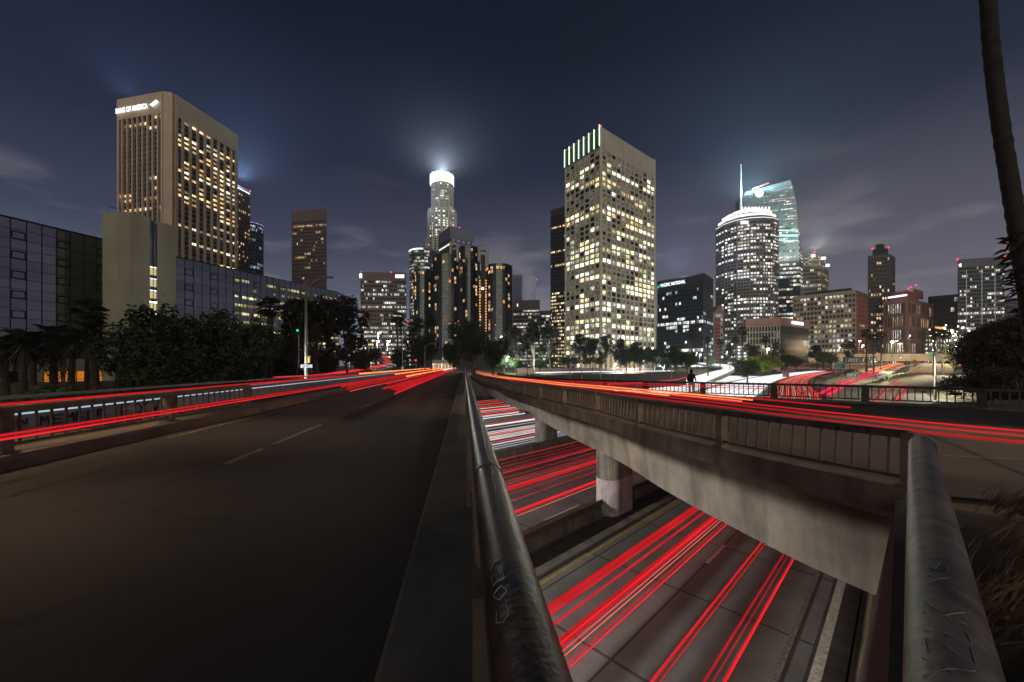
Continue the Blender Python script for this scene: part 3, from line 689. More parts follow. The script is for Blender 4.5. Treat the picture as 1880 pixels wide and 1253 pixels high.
# ------------------------------------------------------------------ buildings
WARM = [(1, .62, .24), (1, .70, .34), (1, .78, .46), (1, .86, .62)]
MIX = [(1, .78, .45), (1, .86, .60), (1, .93, .80), (.95, .98, 1), (1, .70, .34)]
WHITE = [(1, .92, .78), (1, .96, .88), (.92, .98, 1), (1, .86, .62)]
COOL = [(.85, .97, 1), (.75, .95, .95), (1, .95, .85), (.7, .85, 1)]
ORANGE = [(1, .42, .12), (1, .50, .20), (1, .62, .3)]
def lit_fn(seed, p=.15, pf=.1, pal=MIX, amp=1.2, keep=.75, dark=(0, 0, 0), dim=.0, bias=None):
    """returns f(face, floor, bay) -> emission colour of that window"""
    rnd = random.Random(seed); st = {}
    def f(face, fl, bay, fz=0):
        key = fl
        if key not in st:
            full = rnd.random() < (pf * (bias(fz) if bias else 1)); st[key] = [full, rnd.choice(pal), rnd.uniform(.6, 1.2), False]
        s = st[key]
        if s[0]: on = rnd.random() < .86
        else:
            pp = p * (bias(fz) if bias else 1)
            on = rnd.random() < (keep if s[3] else pp * (1 - keep) / max(.05, 1 - pp) * 1.6)
            s[3] = on
        if not on: return tuple(c * dim for c in (1, .85, .6)) if rnd.random() < .7 else dark
        c = s[1] if rnd.random() < .7 else rnd.choice(pal); a = amp * s[2] * rnd.choice((rnd.uniform(.12, .5), rnd.uniform(.5, 1.0), rnd.uniform(.8, 1.4)))
        return (c[0] * a, c[1] * a, c[2] * a)
    return f
def facade(wb, wins, A, B, z0, z1, nb, nf, pw=.3, sh=.35, dp=.6, ds=.5, lit=None, face=0, every=True, endw=None, inward=.04, skip=None, wf=1.0):
    A = Vector((A[0], A[1], 0)); B = Vector((B[0], B[1], 0)); d = B - A; L = d.length; u = d / L
    n = Vector((u.y, -u.x, 0)); mid = (A + B) / 2
    if n.dot(-mid) < 0: n = -n
    bay = L / nb; w = bay * pw; fh = (z1 - z0) / nf; s = fh * sh
    if w > 0.01 and dp > 0.01:
        for i in range(nb + 1):
            ww = w if 0 < i < nb else (endw or w); x = i * bay - ww / 2
            x = max(0, min(L - ww, x)); wb.box(A + u * x + Vector((0, 0, z0)), u, n, ww, dp, z1 - z0)
    if s > 0.01 and ds > 0.01:
        for j in range(nf + 1):
            z = z0 + j * fh - s / 2; wb.box(A + u * .03 + Vector((0, 0, max(z0, z))), u, n, L - .06, ds, min(s, z1 - max(z0, z)))
    for j in range(nf):
        for i in range(nb):
            if skip and skip(j, i): continue
            c = lit(face, j, i, j / nf) if lit else (0, 0, 0)
            if not every and max(c) < .02: continue
            x0 = i * bay + w / 2; x1 = (i + 1) * bay - w / 2; za = z0 + j * fh + s / 2; zb = z0 + (j + 1) * fh - s / 2; za = zb - (zb - za) * wf
            o = n * inward; wins.append(([A + u * x0 + o + Vector((0, 0, za)), A + u * x1 + o + Vector((0, 0, za)), A + u * x1 + o + Vector((0, 0, zb)), A + u * x0 + o + Vector((0, 0, zb))], c))
def put_windows(wins, parent, mat=None, cap=100, name='window'):
    wins = sorted(wins, key=lambda w: -((w[0][2] - w[0][0]).length / w[0][0].length) * (1 + .5 * (max(w[1]) > .05)))
    mat = mat or M['win']
    for pts, c in wins[:cap]:
        mb = MB(); mb.face(pts, 0, c); mb.obj(name, mat, parent)
    if len(wins) > cap:
        mb = MB()
        for pts, c in wins[cap:]: mb.face(pts, 0, c)
        o = mb.obj(name, mat, parent); o['kind'] = 'stuff'
def corner3(L, C, Rr, Y, base=None):
    """plan of a block from the tops of its three seen corners; C at depth Y"""
    H = (HY - C[1]) / F * Y; out = []
    for q in (L, C, Rr):
        y = H * F / (HY - q[1]); out.append(Vector(((q[0] - CX) / F * y, y, 0)))
    a, c, b = out
    return a, c, b, a + b - c, H + CAMZ
def rad(p, d): return p * (1 + d / p.length)
def plan2(L, Rr, YL, depth):
    H = (HY - L[1]) / F * YL; y2 = H * F / (HY - Rr[1])
    a = Vector(((L[0] - CX) / F * YL, YL, 0)); b = Vector(((Rr[0] - CX) / F * y2, y2, 0))
    u = (b - a).normalized(); n = Vector((-u.y, u.x, 0)); n = n if n.y > 0 else -n
    return a, b, rad(b, depth), rad(a, depth), H + CAMZ
def beacon(parent, pts, r=.5, mat='g_red'):
    for p in pts:
        mb = MB(); mb.tube([p, p + Vector((0, 0, r * 2))], r, 6); mb.obj('beacon', M[mat], parent)
def text_on(parent, txt, o, u, size, mat, ext=.15, name='sign', bold=0.0, squash=1.0):
    cu = bpy.data.curves.new('t', 'FONT'); cu.body = txt; cu.size = size; cu.extrude = ext; cu.offset = bold
    ob = bpy.data.objects.new('t', cu); COL.objects.link(ob); dg = bpy.context.evaluated_depsgraph_get(); dg.update()
    me = bpy.data.meshes.new_from_object(ob.evaluated_get(dg)); bpy.data.objects.remove(ob)
    u = u.normalized(); n = Vector((u.y, -u.x, 0)); m = Matrix(((u.x * squash, 0, n.x, o[0]), (u.y * squash, 0, n.y, o[1]), (0, 1, 0, o[2]), (0, 0, 0, 1)))
    me.transform(m); me.materials.clear(); me.materials.append(mat)
    q = bpy.data.objects.new(name, me); COL.objects.link(q); q.parent = parent; q.matrix_parent_inverse = Matrix.Translation(-parent.location); return q
def poly_tower(name, label, poly, z0, z1, wallmat, coremat, specs, cat='skyscraper', roof=2.0, parent=None, cap=100, winmat=None, posts=0):
    """specs: {edge index: facade kwargs}"""
    c = Vector((sum(p[0] for p in poly) / len(poly), sum(p[1] for p in poly) / len(poly), z0))
    e = parent or empty(name, c, label, cat)
    mb = MB(); mb.prism(poly, z0, z1, 0, mcap=1); mb.obj('core', [M[coremat], M['roof']], e)
    wb = MB(); wins = []
    for k, kw in specs.items():
        A = poly[k]; B = poly[(k + 1) % len(poly)]; kw = dict(kw)
        ztop = z1 - kw.pop('crown', roof); zb = kw.pop('zb', z0)
        dpm = max(kw.get('dp', .6), kw.get('ds', .5)) + .06
        facade(wb, wins, A, B, zb, ztop, face=k, **kw)
        A_ = Vector((A[0], A[1], 0)); B_ = Vector((B[0], B[1], 0)); u = (B_ - A_).normalized(); n = Vector((u.y, -u.x, 0))
        if n.dot(-(A_ + B_) / 2) < 0: n = -n
        wb.box(A_ + Vector((0, 0, ztop)), u, n, (B_ - A_).length, dpm, z1 - ztop + .5)
    if posts:
        if True:
            for q in sorted({x for k in specs for x in (k, (k + 1) % len(poly))}):
                p = poly[q]; wb.abox(p[0], p[1], (z0 + z1 + .4) / 2, posts * 2, posts * 2, z1 - z0 + .45)
    if wb.f: wb.obj('wall', M[wallmat], e)
    put_windows(wins, e, winmat, cap)
    return e, c
def circ(cx, cy, r, n, a0=0.0, ry=None): return [Vector((cx + r * math.cos(a0 + 2 * math.pi * k / n), cy + (ry or r) * math.sin(a0 + 2 * math.pi * k / n), 0)) for k in range(n)]
def facing(poly):
    out = []
    n = len(poly); c = Vector((sum(p[0] for p in poly) / n, sum(p[1] for p in poly) / n, 0))
    for k in range(n):
        a = poly[k]; b = poly[(k + 1) % n]; m = (a + b) / 2; m = Vector((m.x, m.y, 0))
        if (m - c).dot(-m) > -1.0 * (m - c).length * 8: out.append(k)
    return out
def round_tower(name, label, px, rpx, ytop, Y, n, wallmat, coremat, kw, ry=None, z0=ZP, cat='skyscraper', parent=None, roof=2.0, cap=100, a0=0.0):
    cx = (px - CX) / F * Y; r = rpx / F * Y; z1 = CAMZ + (HY - ytop) / F * (Y - r * .3); poly = circ(cx, Y, r, n, a0, ry)
    return poly_tower(name, label, poly, z0, z1, wallmat, coremat, {k: kw for k in facing(poly)}, cat, roof, parent, cap) + (cx, r, z1)

# --- tan ribbed tower with the bank's name
a, c, b, d, H = corner3((219, 187), (312, 170), (434, 249), 313)
cc = lambda f: c.lerp(a, f)
ch1 = c.lerp(a, .10); ch2 = c.lerp(b, .05)
e, o = poly_tower('office_tower', 'tall tan ribbed bank tower with a lit name along its crown', [a, ch1, ch2, b, d], ZP, H, 'travertine', 'glass',
    {0: dict(nb=9, nf=50, pw=.26, sh=.10, dp=1.7, ds=.10, wf=.62, lit=lit_fn(1, .16, .05, WARM, 1.7, .6, bias=lambda z: 1.4 if z < .55 else .8), crown=17, endw=2.0),
     2: dict(nb=9, nf=50, pw=.30, sh=.10, dp=1.5, ds=.12, wf=.52, lit=lit_fn(2, .36, .20, WARM, 2.7, .74, dim=.012, bias=lambda z: 1.6 if z < .38 or .62 < z < .93 else .45), crown=17, endw=2.4)})
mb = MB(); u = (ch1 - a).normalized(); uu = (ch2 - ch1).normalized(); nn = Vector((uu.y, -uu.x, 0)); nn = nn if nn.dot(-c) > 0 else -nn
mb.box(ch1 + Vector((0, 0, ZP)), uu, nn, (ch2 - ch1).length, 2.2, H - ZP + .4); mb.obj('corner_pier', M['travertine'], e)
un = Vector((u.y, -u.x, 0)); un = un if un.dot(-c) > 0 else -un
Lf = (ch1 - a).length
text_on(e, 'BANK OF AMERICA', a + un * 2.9 + u * .5 + Vector((0, 0, H - 12.2)), u, 6.0, M['g_white'], .2, bold=.04, squash=Lf * .70 / 52)
mb = MB()
fc = a + un * 3.0 + u * (Lf * .83) + Vector((0, 0, H - 8.6)); zz = Vector((0, 0, 1))
for k in range(3):
    mb.face([fc + u * (-3.6 + k * 2.4) + zz * (.2 + k * 1.1 - 1.2), fc + u * (-1.6 + k * 2.4) + zz * (1.6 + k * 1.1 - 1.6), fc + u * (2.2 + k * 1.9 ) + zz * (-.6 + k * .8 - 1.2), fc + u * (.4 + k * 1.9) + zz * (-2.6 + k * .9 - .8)])
mb.obj('sign', M['g_white'], e)

# --- mirror-glass block on the left, its pale stair tower and lobby
G0 = Vector((-99, 73.7, 0)); Gd = Vector((-90, 102, 0)) - G0; Gd.normalize(); Gs = G0 - Gd * 26; G1 = G0 + Gd * 16; G2 = Vector((-90, 102, 0)); G3 = Vector((-69.2, 152, 0))
def curtain(A, B, z0, z1, bays, rows, e, vents, seed):
    n_ = Vector(((B - A).normalized().y, -(B - A).normalized().x, 0)); n_ = n_ if n_.dot(-A) > 0 else -n_
    u_ = (B - A).normalized(); L_ = (B - A).length; mb = MB(); bw = L_ / bays; rh = (z1 - z0) / rows
    mb.box(A + Vector((0, 0, z0)) - n_ * 20, u_, n_, L_, 20, z1 - z0); mb.obj('glass_wall', M['mirror'], e)
    mb = MB()
    for i in range(bays + 1): mb.box(A + u_ * (i * bw - .06) + Vector((0, 0, z0)), u_, n_, .12, .10, z1 - z0)
    for j in range(rows + 1): mb.box(A + Vector((0, 0, z0 + j * rh - .04)), u_, n_, L_, .07, .08)
    mb.box(A + Vector((0, 0, z1 - .05)), u_, n_, L_, .2, .3)
    mb.obj('mullions', M['mullion'], e)
    for i, j in vents:
        if i >= bays or j >= rows: continue
        m2 = MB(); o_ = A + u_ * (i * bw + .06) + Vector((0, 0, z0 + j * rh)) + n_ * .02
        for q in ((0, 0, bw - .12, .22), (0, rh * .82 - .2, bw - .12, .22)): m2.box(o_ + u_ * q[0] + Vector((0, 0, q[1])), u_, n_, q[2], .12, q[3])
        for x in (0, bw - .3): m2.box(o_ + u_ * x, u_, n_, .18, .115, rh * .82)
        m2.obj('window_frame', M['mullion'], e)
eA = empty('office_block', G0, 'dark mirror-glass office block at the left edge with orange lit lobby windows below', 'office building')
curtain(Gs, G1, 3.1, 30.6, 20, 14, eA, [(i, j) for i in (13, 16, 10, 19) for j in range(2, 14, 2)], 3)
# lobby storey in concrete with lit windows
gn = Vector((Gd.y, -Gd.x, 0)); gn = gn if gn.dot(-G0) > 0 else -gn
mb = MB(); mb.box(Gs + Vector((0, 0, -6.6)) - gn * 20, Gd, gn, (G1 - Gs).length + 2, 20.3, 9.69); mb.obj('lobby_wall', M['pale_conc'], eA)
LG = (G1 - Gs).length
for x0, w, lit in ((14, 3.6, 1), (18.2, 3.6, 1), (22.6, 3.4, 1), (26.8, 1.6, 0), (31.6, 2.6, 1), (34.7, 3.6, 1), (38.6, 2.2, 1)):
    if x0 + w > LG: continue
    mb = MB(); p = Gs + Gd * x0 + gn * .33 + Vector((0, 0, -5.0)); mb.face([p, p + Gd * w, p + Gd * w + zz * 5.4, p + zz * 5.4]); wo = mb.obj('window', M['g_orange'] if lit else M['glass'], eA)
    mb = MB()
    for k in range(3): mb.box(p + Gd * (k * w / 2 - .06), Gd, gn, .12, .1, 5.4)
    for k in (0, 1.8, 3.6, 5.4): mb.box(p + zz * (k - .05), Gd, gn, w, .08, .1)
    fr = mb.obj('frame', M['mullion'], eA); fr.parent = wo; fr.matrix_parent_inverse = Matrix.Identity(4)
# pale stair tower
sa, sc_, sb, sdd, SH = corner3((188, 391.5), (238, 389), (323, 413), 82)
eS = empty('stair_tower', sc_, 'pale greenish concrete stair tower with a lit vertical glass slit', 'building')
uR = (sb - sc_).normalized(); nR = Vector((uR.y, -uR.x, 0)); nR = nR if nR.dot(-sc_) > 0 else -nR; LR = (sb - sc_).length
uL = (sa - sc_).normalized(); f0, f1 = .405, .585
mb = MB(); back = sdd + (sdd - sc_).normalized() * 2
mb.prism([sa, sc_, sc_ + uR * LR * f0, Vector((-87, 97, 0)), Vector((-93.0, 88.2, 0))], -6.6, SH)
mb.prism([sc_ + uR * LR * f1, sb, sb + uL * 6, sc_ + uR * LR * f1 + uL * 6], -6.6, SH - .4)
for zj in range(-3, 30, 3): # panel joints as shallow shadow grooves are raised bands a few mm proud
    pass
mb.obj('wall', M['pale_conc'], eS)
mb = MB(); g0 = sc_ + uR * (LR * f0 + .02) - nR * .35; wS = LR * (f1 - f0) - .04
mb.box(g0 + Vector((0, 0, -6)) - nR * 4, uR, nR, wS, 4, SH + 5); mb.obj('slit_glass', M['mirror'], eS)
rnd = random.Random(4)
for k in range(9):
    z = 1.0 + k * 2.62; mb = MB(); q = g0 + nR * .05 + Vector((0, 0, z))
    mb.face([q, q + uR * wS, q + uR * wS + zz * 1.55, q + zz * 1.55], 0); mb.obj('window', M['g_yellow'], eS)
    mb = MB(); mb.box(q + zz * 1.65 + nR * .01, uR, nR, wS, .06, .22); mb.obj('strip_light', M['g_lampw'] if k % 4 == 1 else M['g_white'], eS)
mb = MB()
for x in (.02, wS / 2, wS - .1): mb.box(g0 + nR * .04 + uR * x + Vector((0, 0, -6)), uR, nR, .09, .12, SH + 5)
mb.obj('mullions', M['mullion'], eS)
mb = MB(); mb.tube([sa + Vector((.6, .5, SH)), sa + Vector((.6, .5, SH + 1.6)), sa + Vector((4, 3, SH + 1.5)), sa + Vector((4, 3, SH))], .06, 6); mb.obj('roof_rail', M['mullion'], eS)
# second mirror block
eB = empty('office_block', G2, 'long mirror-glass office block right of the pale stair tower, glowing panes for reflections', 'office building')
curtain(G2, G3, -1, 30.6, 26, 15, eB, [(i, j) for i in (1, 4, 7, 10, 14, 18) for j in range(3, 15, 2)], 5)
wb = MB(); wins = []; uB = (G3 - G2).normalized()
facade(wb, wins, G2 + uB * 15, G2 + uB * 54, 3, 28.5, 36, 10, .06, .3, 0, 0, lit_fn(6, .45, .35, [(1, .9, .35), (1, .95, .6), (1, .8, .3)], 1.0, .8), every=False, wf=.45, inward=.06); put_windows(wins, eB)  # glowing panes put where lit windows are reflected in the glass

# --- brown tower with a white light bar, behind the bank tower
a, b, c, d, H = plan2((398, 320), (459, 353), 440, 40)
e, _ = poly_tower('office_tower', 'brown tower with a white light bar, just right of the ribbed bank tower', [a, b, c, d], ZP, H, 'brown', 'darkbrown',
    {0: dict(nb=16, nf=44, pw=.35, sh=.45, dp=.5, ds=.45, lit=lit_fn(7, .22, .03, WARM, 1.1, .6), every=False)})
mb = MB(); u = (b - a).normalized(); mb.box(a + u * (b - a).length * .5 + Vector((0, -.9, H - 3.5)), u, Vector((u.y, -u.x, 0)), (b - a).length * .5, .4, 2.6); mb.obj('light_bar', M['g_cool'], e)
beacon(e, [b + Vector((0, 0, H))], .8)
# --- curved tower with purple rim
e, o, cx, r, z1 = round_tower('apartment_tower', 'curved grey tower with a thin purple lit rim', 462, 18, 413, 520, 20, 'grey', 'glass', dict(nb=2, nf=42, pw=.2, sh=.3, dp=.3, ds=.5, lit=lit_fn(8, .14, .02, COOL, .8), every=False))
mb = MB(); mb.tube([Vector((cx + r * 1.03 * math.cos(t / 12 * math.pi * 2), 520 + r * 1.03 * math.sin(t / 12 * math.pi * 2), z1 + .5)) for t in range(0, 13)], .5, 6); mb.obj('rim_light', M['g_purple'], e)
# --- brown flat-topped tower
a, b, c, d, H = plan2((536, 389), (600, 384), 520, 40)
e, _ = poly_tower('office_tower', 'plain brown slab tower standing alone against the sky, left of centre', [a, b, c, d], ZP, H, 'brown', 'darkbrown',
    {0: dict(nb=22, nf=42, pw=.4, sh=.45, dp=.5, ds=.45, lit=lit_fn(9, .12, .05, WARM, 1.15, .7), crown=14)})
beacon(e, [a + Vector((16, 1, H)), a + Vector((5, 1, H))], .8)
# --- wide brown office with strips
a, b, c, d, H = plan2((662, 501), (746, 502), 380, 30)
a2 = a + Vector((-1.2, 26, 0))
e, _ = poly_tower('office_tower', 'wide brown office block with many lit window strips and two white logos', [a, b, c, a2], ZP, H, 'brown', 'darkbrown',
    {0: dict(nb=26, nf=21, pw=.16, sh=.5, dp=.35, ds=.5, lit=lit_fn(10, .34, .12, WHITE, 1.1, .75), crown=7)})
mb = MB(); mb.box(b + Vector((-15, -1.1, H - 5)), Vector((1, 0, 0)), Vector((0, 1, 0)), 13, .3, 3.4); mb.obj('sign', M['g_white'], e)
mb = MB(); mb.box(a + Vector((-.8, -1.1, H - 5.5)), Vector((1, 0, 0)), Vector((0, 1, 0)), 2.6, .3, 4.4); mb.obj('sign', M['g_white'], e)
beacon(e, [a + Vector((30, 1, H)), a + Vector((0, 1, H))], .6)
# --- curved grey tower behind
e, o, cx, r, z1 = round_tower('office_tower', 'grey round-cornered tower with a white lit edge, left of the tall crowned tower', 778, 25, 461, 500, 16, 'grey', 'glass', dict(nb=3, nf=36, pw=.15, sh=.4, dp=.3, ds=.5, lit=lit_fn(11, .3, .04, WHITE, .9)))
mb = MB(); mb.tube([Vector((cx + r * 1.03 * math.cos(R(t)), 500 + r * 1.03 * math.sin(R(t)), z1 - 1)) for t in range(200, 290, 10)], .9, 6); mb.obj('light_bar', M['g_crown'], e)
# --- the tall round crowned tower
Y = 640
cx = (812 - CX) / F * Y
e = empty('crowned_tower', (cx, Y, ZP), 'tallest stepped round tower with a glowing white glass crown', 'skyscraper')
def seg(pxl, pxr, yt, yb, n, kw, mat='white_conc'):
    c0 = ((pxl + pxr) / 2 - CX) / F * Y; r = (pxr - pxl) / 2 / F * Y; poly = circ(c0, Y, r, n, R(8))
    poly_tower('', '', poly, CAMZ + (HY - yb) / F * Y, CAMZ + (HY - yt) / F * Y, mat, 'glass', {k: kw for k in facing(poly)}, parent=e, roof=1.2, cap=30)
kwU = dict(nb=2, nf=13, pw=.38, sh=.38, dp=.9, ds=.8)
seg(792.5, 832, 343, 392, 14, dict(kwU, nf=11, lit=lit_fn(12, .42, .16, WHITE, 2.0)))
seg(786, 838, 390, 446, 12, dict(kwU, nf=13, nb=2, lit=lit_fn(13, .45, .12, WHITE, 2.0)))
seg(782, 841, 444, 640, 12, dict(kwU, nf=44, nb=2, lit=lit_fn(14, .16, .03, WHITE, 1.2)))
r = 20.2 / F * Y; c0 = (811.5 - CX) / F * Y
mb = MB(); mb.prism(circ(c0, Y, r * .86, 24), CAMZ + (HY - 343) / F * Y, CAMZ + (HY - 324) / F * Y); mb.obj('crown_glass', M['g_crown'], e)
for k in range(24):
    mb = MB(); t = 2 * math.pi * k / 24; x = c0 + r * math.cos(t); y = Y + r * math.sin(t)
    mb.abox(x, y, CAMZ + (HY - 333) / F * Y, 2.6, 2.6, 15.5 + (k % 2) * 1.5); mb.obj('crown_panel', M['g_crown'], e)
mb = MB(); mb.abox(c0 - 14, Y - 14, CAMZ + (HY - 395) / F * Y, .4, .4, 6); mb.obj('green_light', M['g_gsig'], e)
# --- dark slab right of it
a, c, b, d, H = corner3((806, 431), (826, 417), (870, 426), 500)
e, _ = poly_tower('office_tower', 'dark blue-grey slab in front of the tall crowned tower with one lit upper floor', [a, c, b, d], ZP, H, 'grey', 'darkgrey',
    {0: dict(nb=10, nf=30, pw=.05, sh=.55, dp=.1, ds=.5, lit=lambda f, j, i, z=0: (1.6, 1.5, 1.3) if j == 28 else (0, 0, 0), crown=14),
     1: dict(nb=14, nf=30, pw=.05, sh=.55, dp=.1, ds=.5, lit=lambda f, j, i, z=0: (1.2, 1.15, 1) if j == 28 and i in (9, 10, 11, 12) else ((.15, .18, .25) if j > 22 and i % 3 else (0, 0, 0)), crown=14)})
beacon(e, [c + Vector((12, 4, H))], .7)
# --- the cylinder hotel
HX, HYY = (858 - CX) / F * 345, 345
eH = empty('hotel', (HX, HYY, ZP), 'hotel of dark mirrored glass cylinders with orange lit rooms', 'hotel')
HW = []
def cyl(px, rpx, yt, Yc, seed, nf):
    cx_ = (px - CX) / F * Yc; r = rpx / F * Yc; z1 = CAMZ + (HY - yt) / F * Yc; n = 28; poly = circ(cx_, Yc, r, n, .05)
    mb = MB(); mb.prism(poly, ZP, z1, 0, mcap=1); mb.obj('glass_cylinder', [M['hotel_glass'], M['roof']], eH)
    wb = MB(); rnd = random.Random(seed); wins = []; fh = (z1 - ZP - 2) / nf
    for k in facing(poly):
        A = poly[k]; B = poly[(k + 1) % n]; u = (B - A).normalized(); nrm = Vector((u.y, -u.x, 0)); nrm = nrm if nrm.dot((A + B) / 2 - Vector((cx_, Yc, 0))) > 0 else -nrm; L = (B - A).length
        for i in range(3): wb.box(A + u * (L * i / 3) + Vector((0, 0, ZP)), u, nrm, .10, .14, z1 - ZP)
        for j in range(nf + 1): wb.box(A + Vector((0, 0, ZP + j * fh)), u, nrm, L, .10, .16)
        for j in range(2, nf):
            p = .55 if (j == nf - 1 and rnd.random() < .6) else (.36 if k % 7 == 3 else .045)  # denser column of lit panes stands for a dotted yellow reflection
            if rnd.random() < p:
                q = A + u * L * .1 + nrm * .16 + Vector((0, 0, ZP + j * fh + .35)); c = rnd.choice(ORANGE if k % 7 != 3 else ORANGE + WARM); s = rnd.uniform(.3, 1.3)
                wins.append(([q, q + u * L * .8, q + u * L * .8 + zz * (fh - .7), q + zz * (fh - .7)], tuple(x * s for x in c)))
    wb.box(Vector((cx_ - r * .55, Yc - r * .4, z1)), Vector((1, 0, 0)), Vector((0, 1, 0)), r * 1.1, r * .8, 1.6)
    wb.obj('mullions', M['darkgrey'], eH)
    HW.extend(wins)
cyl(860, 21, 458, 350, 2, 33)
cyl(778, 17.5, 498, 352, 3, 27)
cyl(820, 24.5, 473, 322, 4, 29)
cyl(916, 24.5, 490, 328, 5, 27)
cyl(872, 15, 500, 372, 6, 27)
put_windows(HW, eH)
for px, pw_, yt in ((834, 8, 447), (887, 9, 456)):
    Yc = 318 if px < 850 else 322; x = (px - CX) / F * Yc; w = pw_ / F * Yc; zt = CAMZ + (HY - yt) / F * Yc; mb = MB()
    mb.abox(x, Yc, (ZP + zt - 6) / 2, w * .75, 4, zt - 6 - ZP); mb.obj('lift_shaft', M['conc_dark'], eH)
    mb = MB(); mb.abox(x - w * .75, Yc, zt - 6, w * .5, 5, 12); mb.abox(x + w * .8, Yc, zt - 8.5, w * .5, 5, 15); mb.abox(x, Yc, zt - 1.2, w * 1.1, 5.05, 2.4); mb.obj('shaft_cap', M['beige'], eH)
    if px > 850:
        for s in (-1, 1):
            for k in range(26):
                mb = MB(); mb.abox(x + s * w * .62, Yc - 1.9, 14 + k * 2.35, w * .22, .3, 1.1); mb.obj('lift_lamp', M['g_amber'], eH)
        mb = MB(); mb.abox(x - .3, Yc - 2.6, 66, 2.4, .6, 2.0); mb.obj('lift_cab', M['g_crown'], eH)
mb = MB(); mb.abox(HX, HYY - 4, 7, 78, 60, 16); mb.obj('podium', M['conc_dark'], eH)
# --- fluted grey + blank beige slab
a, b, c, d, H = plan2((941, 506), (960, 505), 480, 24)
e, _ = poly_tower('office_tower', 'grey fluted tower joined to a blank beige slab, right of the hotel', [a, b, c, d], ZP, H, 'grey', 'glass', {0: dict(nb=7, nf=4, pw=.5, sh=0, dp=.8, ds=0, lit=None)})
q = P(958, 503, 476); r_ = P(984, 506, 492); mb = MB(); u = (r_ - q); u.z = 0
mb.prism([Vector((q.x, q.y, 0)), Vector((r_.x, r_.y, 0)), Vector((r_.x, r_.y + 18, 0)), Vector((q.x, q.y + 18, 0))], ZP, q.z); mb.obj('blank_slab', M['beige'], e)
beacon(e, [Vector((a.x + 5, a.y, H)), Vector((r_.x + 1, r_.y, r_.z - 6))], .6)
a, b, c, d, H = plan2((942, 553), (991, 552), 400, 30)
e, _ = poly_tower('office_tower', 'low violet-lit office with two glowing lavender signs and curved lit floors', [a, b, c, d], ZP, H, 'brown', 'darkgrey', {0: dict(nb=16, nf=18, pw=.1, sh=.5, dp=.3, ds=.5, lit=lit_fn(15, .35, .3, WHITE, 1.0, .8), crown=9)})
for x0, w in ((4, 3.6), (13.2, 6)): mb = MB(); mb.box(a + Vector((x0, -1.2, H - 6)), Vector((1, 0, 0)), Vector((0, 1, 0)), w, .3, 3.0); mb.obj('sign', M['g_lav'], e)
a, b, c, d, H = plan2((986, 572), (1018, 571), 430, 30)
e, _ = poly_tower('office_tower', 'small bluish office with a bright blue-white top band, left of the dark slab tower', [a, b, c, d], ZP, H, 'grey', 'glass_blue', {0: dict(nb=12, nf=16, pw=.1, sh=.4, dp=.2, ds=.3, lit=lit_fn(16, .3, .3, WHITE, 1.0, .8), crown=4)})
mb = MB(); mb.box(a + Vector((7, -1.2, H - 3.4)), Vector((1, 0, 0)), Vector((0, 1, 0)), 13, .3, 3.6); mb.obj('light_bar', M['g_cool'], e)
# --- dark slab left of the gridded tower
a, b, c, d, H = plan2((1011, 388), (1050, 377), 330, 30)
e, _ = poly_tower('office_tower', 'dark brown slab tower half hidden behind the bright gridded tower', [a, b, c, d], ZP, H, 'darkbrown', 'darkbrown',
    {0: dict(nb=14, nf=44, pw=.3, sh=.5, dp=.4, ds=.38, lit=lit_fn(17, .24, .24, WARM, 2.0, .8, bias=lambda z: 1.8 if z < .5 else .4), crown=5)})
# --- the gridded tower
a, c, b, d, H = corner3((1039, 279), (1103, 236), (1201, 297), 250)
litU = lit_fn(21, .22, .16, MIX, 1.15, .72, dim=.03, bias=lambda z: 1.3 if z < .62 else .75)
zT = 8.5; litU = lit_fn(21, .25, .28, [(1, .80, .42), (1, .86, .54), (1, .90, .66), (1, .96, .84), (1, .74, .34)], 2.6, .72, dim=.13, bias=lambda z: 1.2 if z < .62 else .6)
e, _ = poly_tower('gridded_tower', 'bright square tower with a pale concrete window grid and glowing top fins', [a, c, b, d], zT, H, 'white_conc', 'glass',
    {0: dict(nb=7, nf=38, pw=.19, sh=.28, dp=.7, ds=.64, lit=litU, crown=13), 1: dict(nb=12, nf=38, pw=.20, sh=.28, dp=.7, ds=.64, lit=litU, crown=13)}, roof=13, posts=.8)
# crown of the left face is open louvres with light fins
uA = (c - a).normalized(); nA = Vector((uA.y, -uA.x, 0)); nA = nA if nA.dot(-a) > 0 else -nA; LA = (c - a).length
mb = MB(); mb.box(a + nA * 1.0 + uA * .4 + Vector((0, 0, H - 12.6)), uA, nA, LA - .8, .06, 12.4); mb.obj('crown_louvre', surf('green_louvre', (.10, .13, .08), .7), e)
for k in range(8):
    mb = MB(); mb.box(a + nA * 1.08 + uA * (LA * k / 7 - .22) + Vector((0, 0, H - 13 + 1.2)), uA, nA, .42, .5, 12.5 + (1.2 if k == 7 else .4)); mb.obj('light_fin', M['g_green'], e)
beacon(e, [a + Vector((0, 0, H + .5)), c + Vector((0, 0, H + 1)), b + Vector((0, 0, H + .5))], .45)
# arcade at its foot
mb = MB(); cen = (a + b) / 2
for A_, B_, n_ in ((a, c, 7), (c, b, 12)):
    for k in range(n_ + 1):
        p = A_.lerp(B_, k / n_) * 1.0; mb.abox(p.x, p.y, (ZP + zT) / 2, 1.3, 1.3, zT - ZP)
mb.obj('arcade_columns', M['white_conc'], e)
inn = [p + (cen - p) * .18 for p in (a, c, b, d)]; mb = MB(); mb.prism(inn, ZP, zT - .02); mb.obj('lobby', glow('lobby_glow', (1, .66, .34), .55), e)

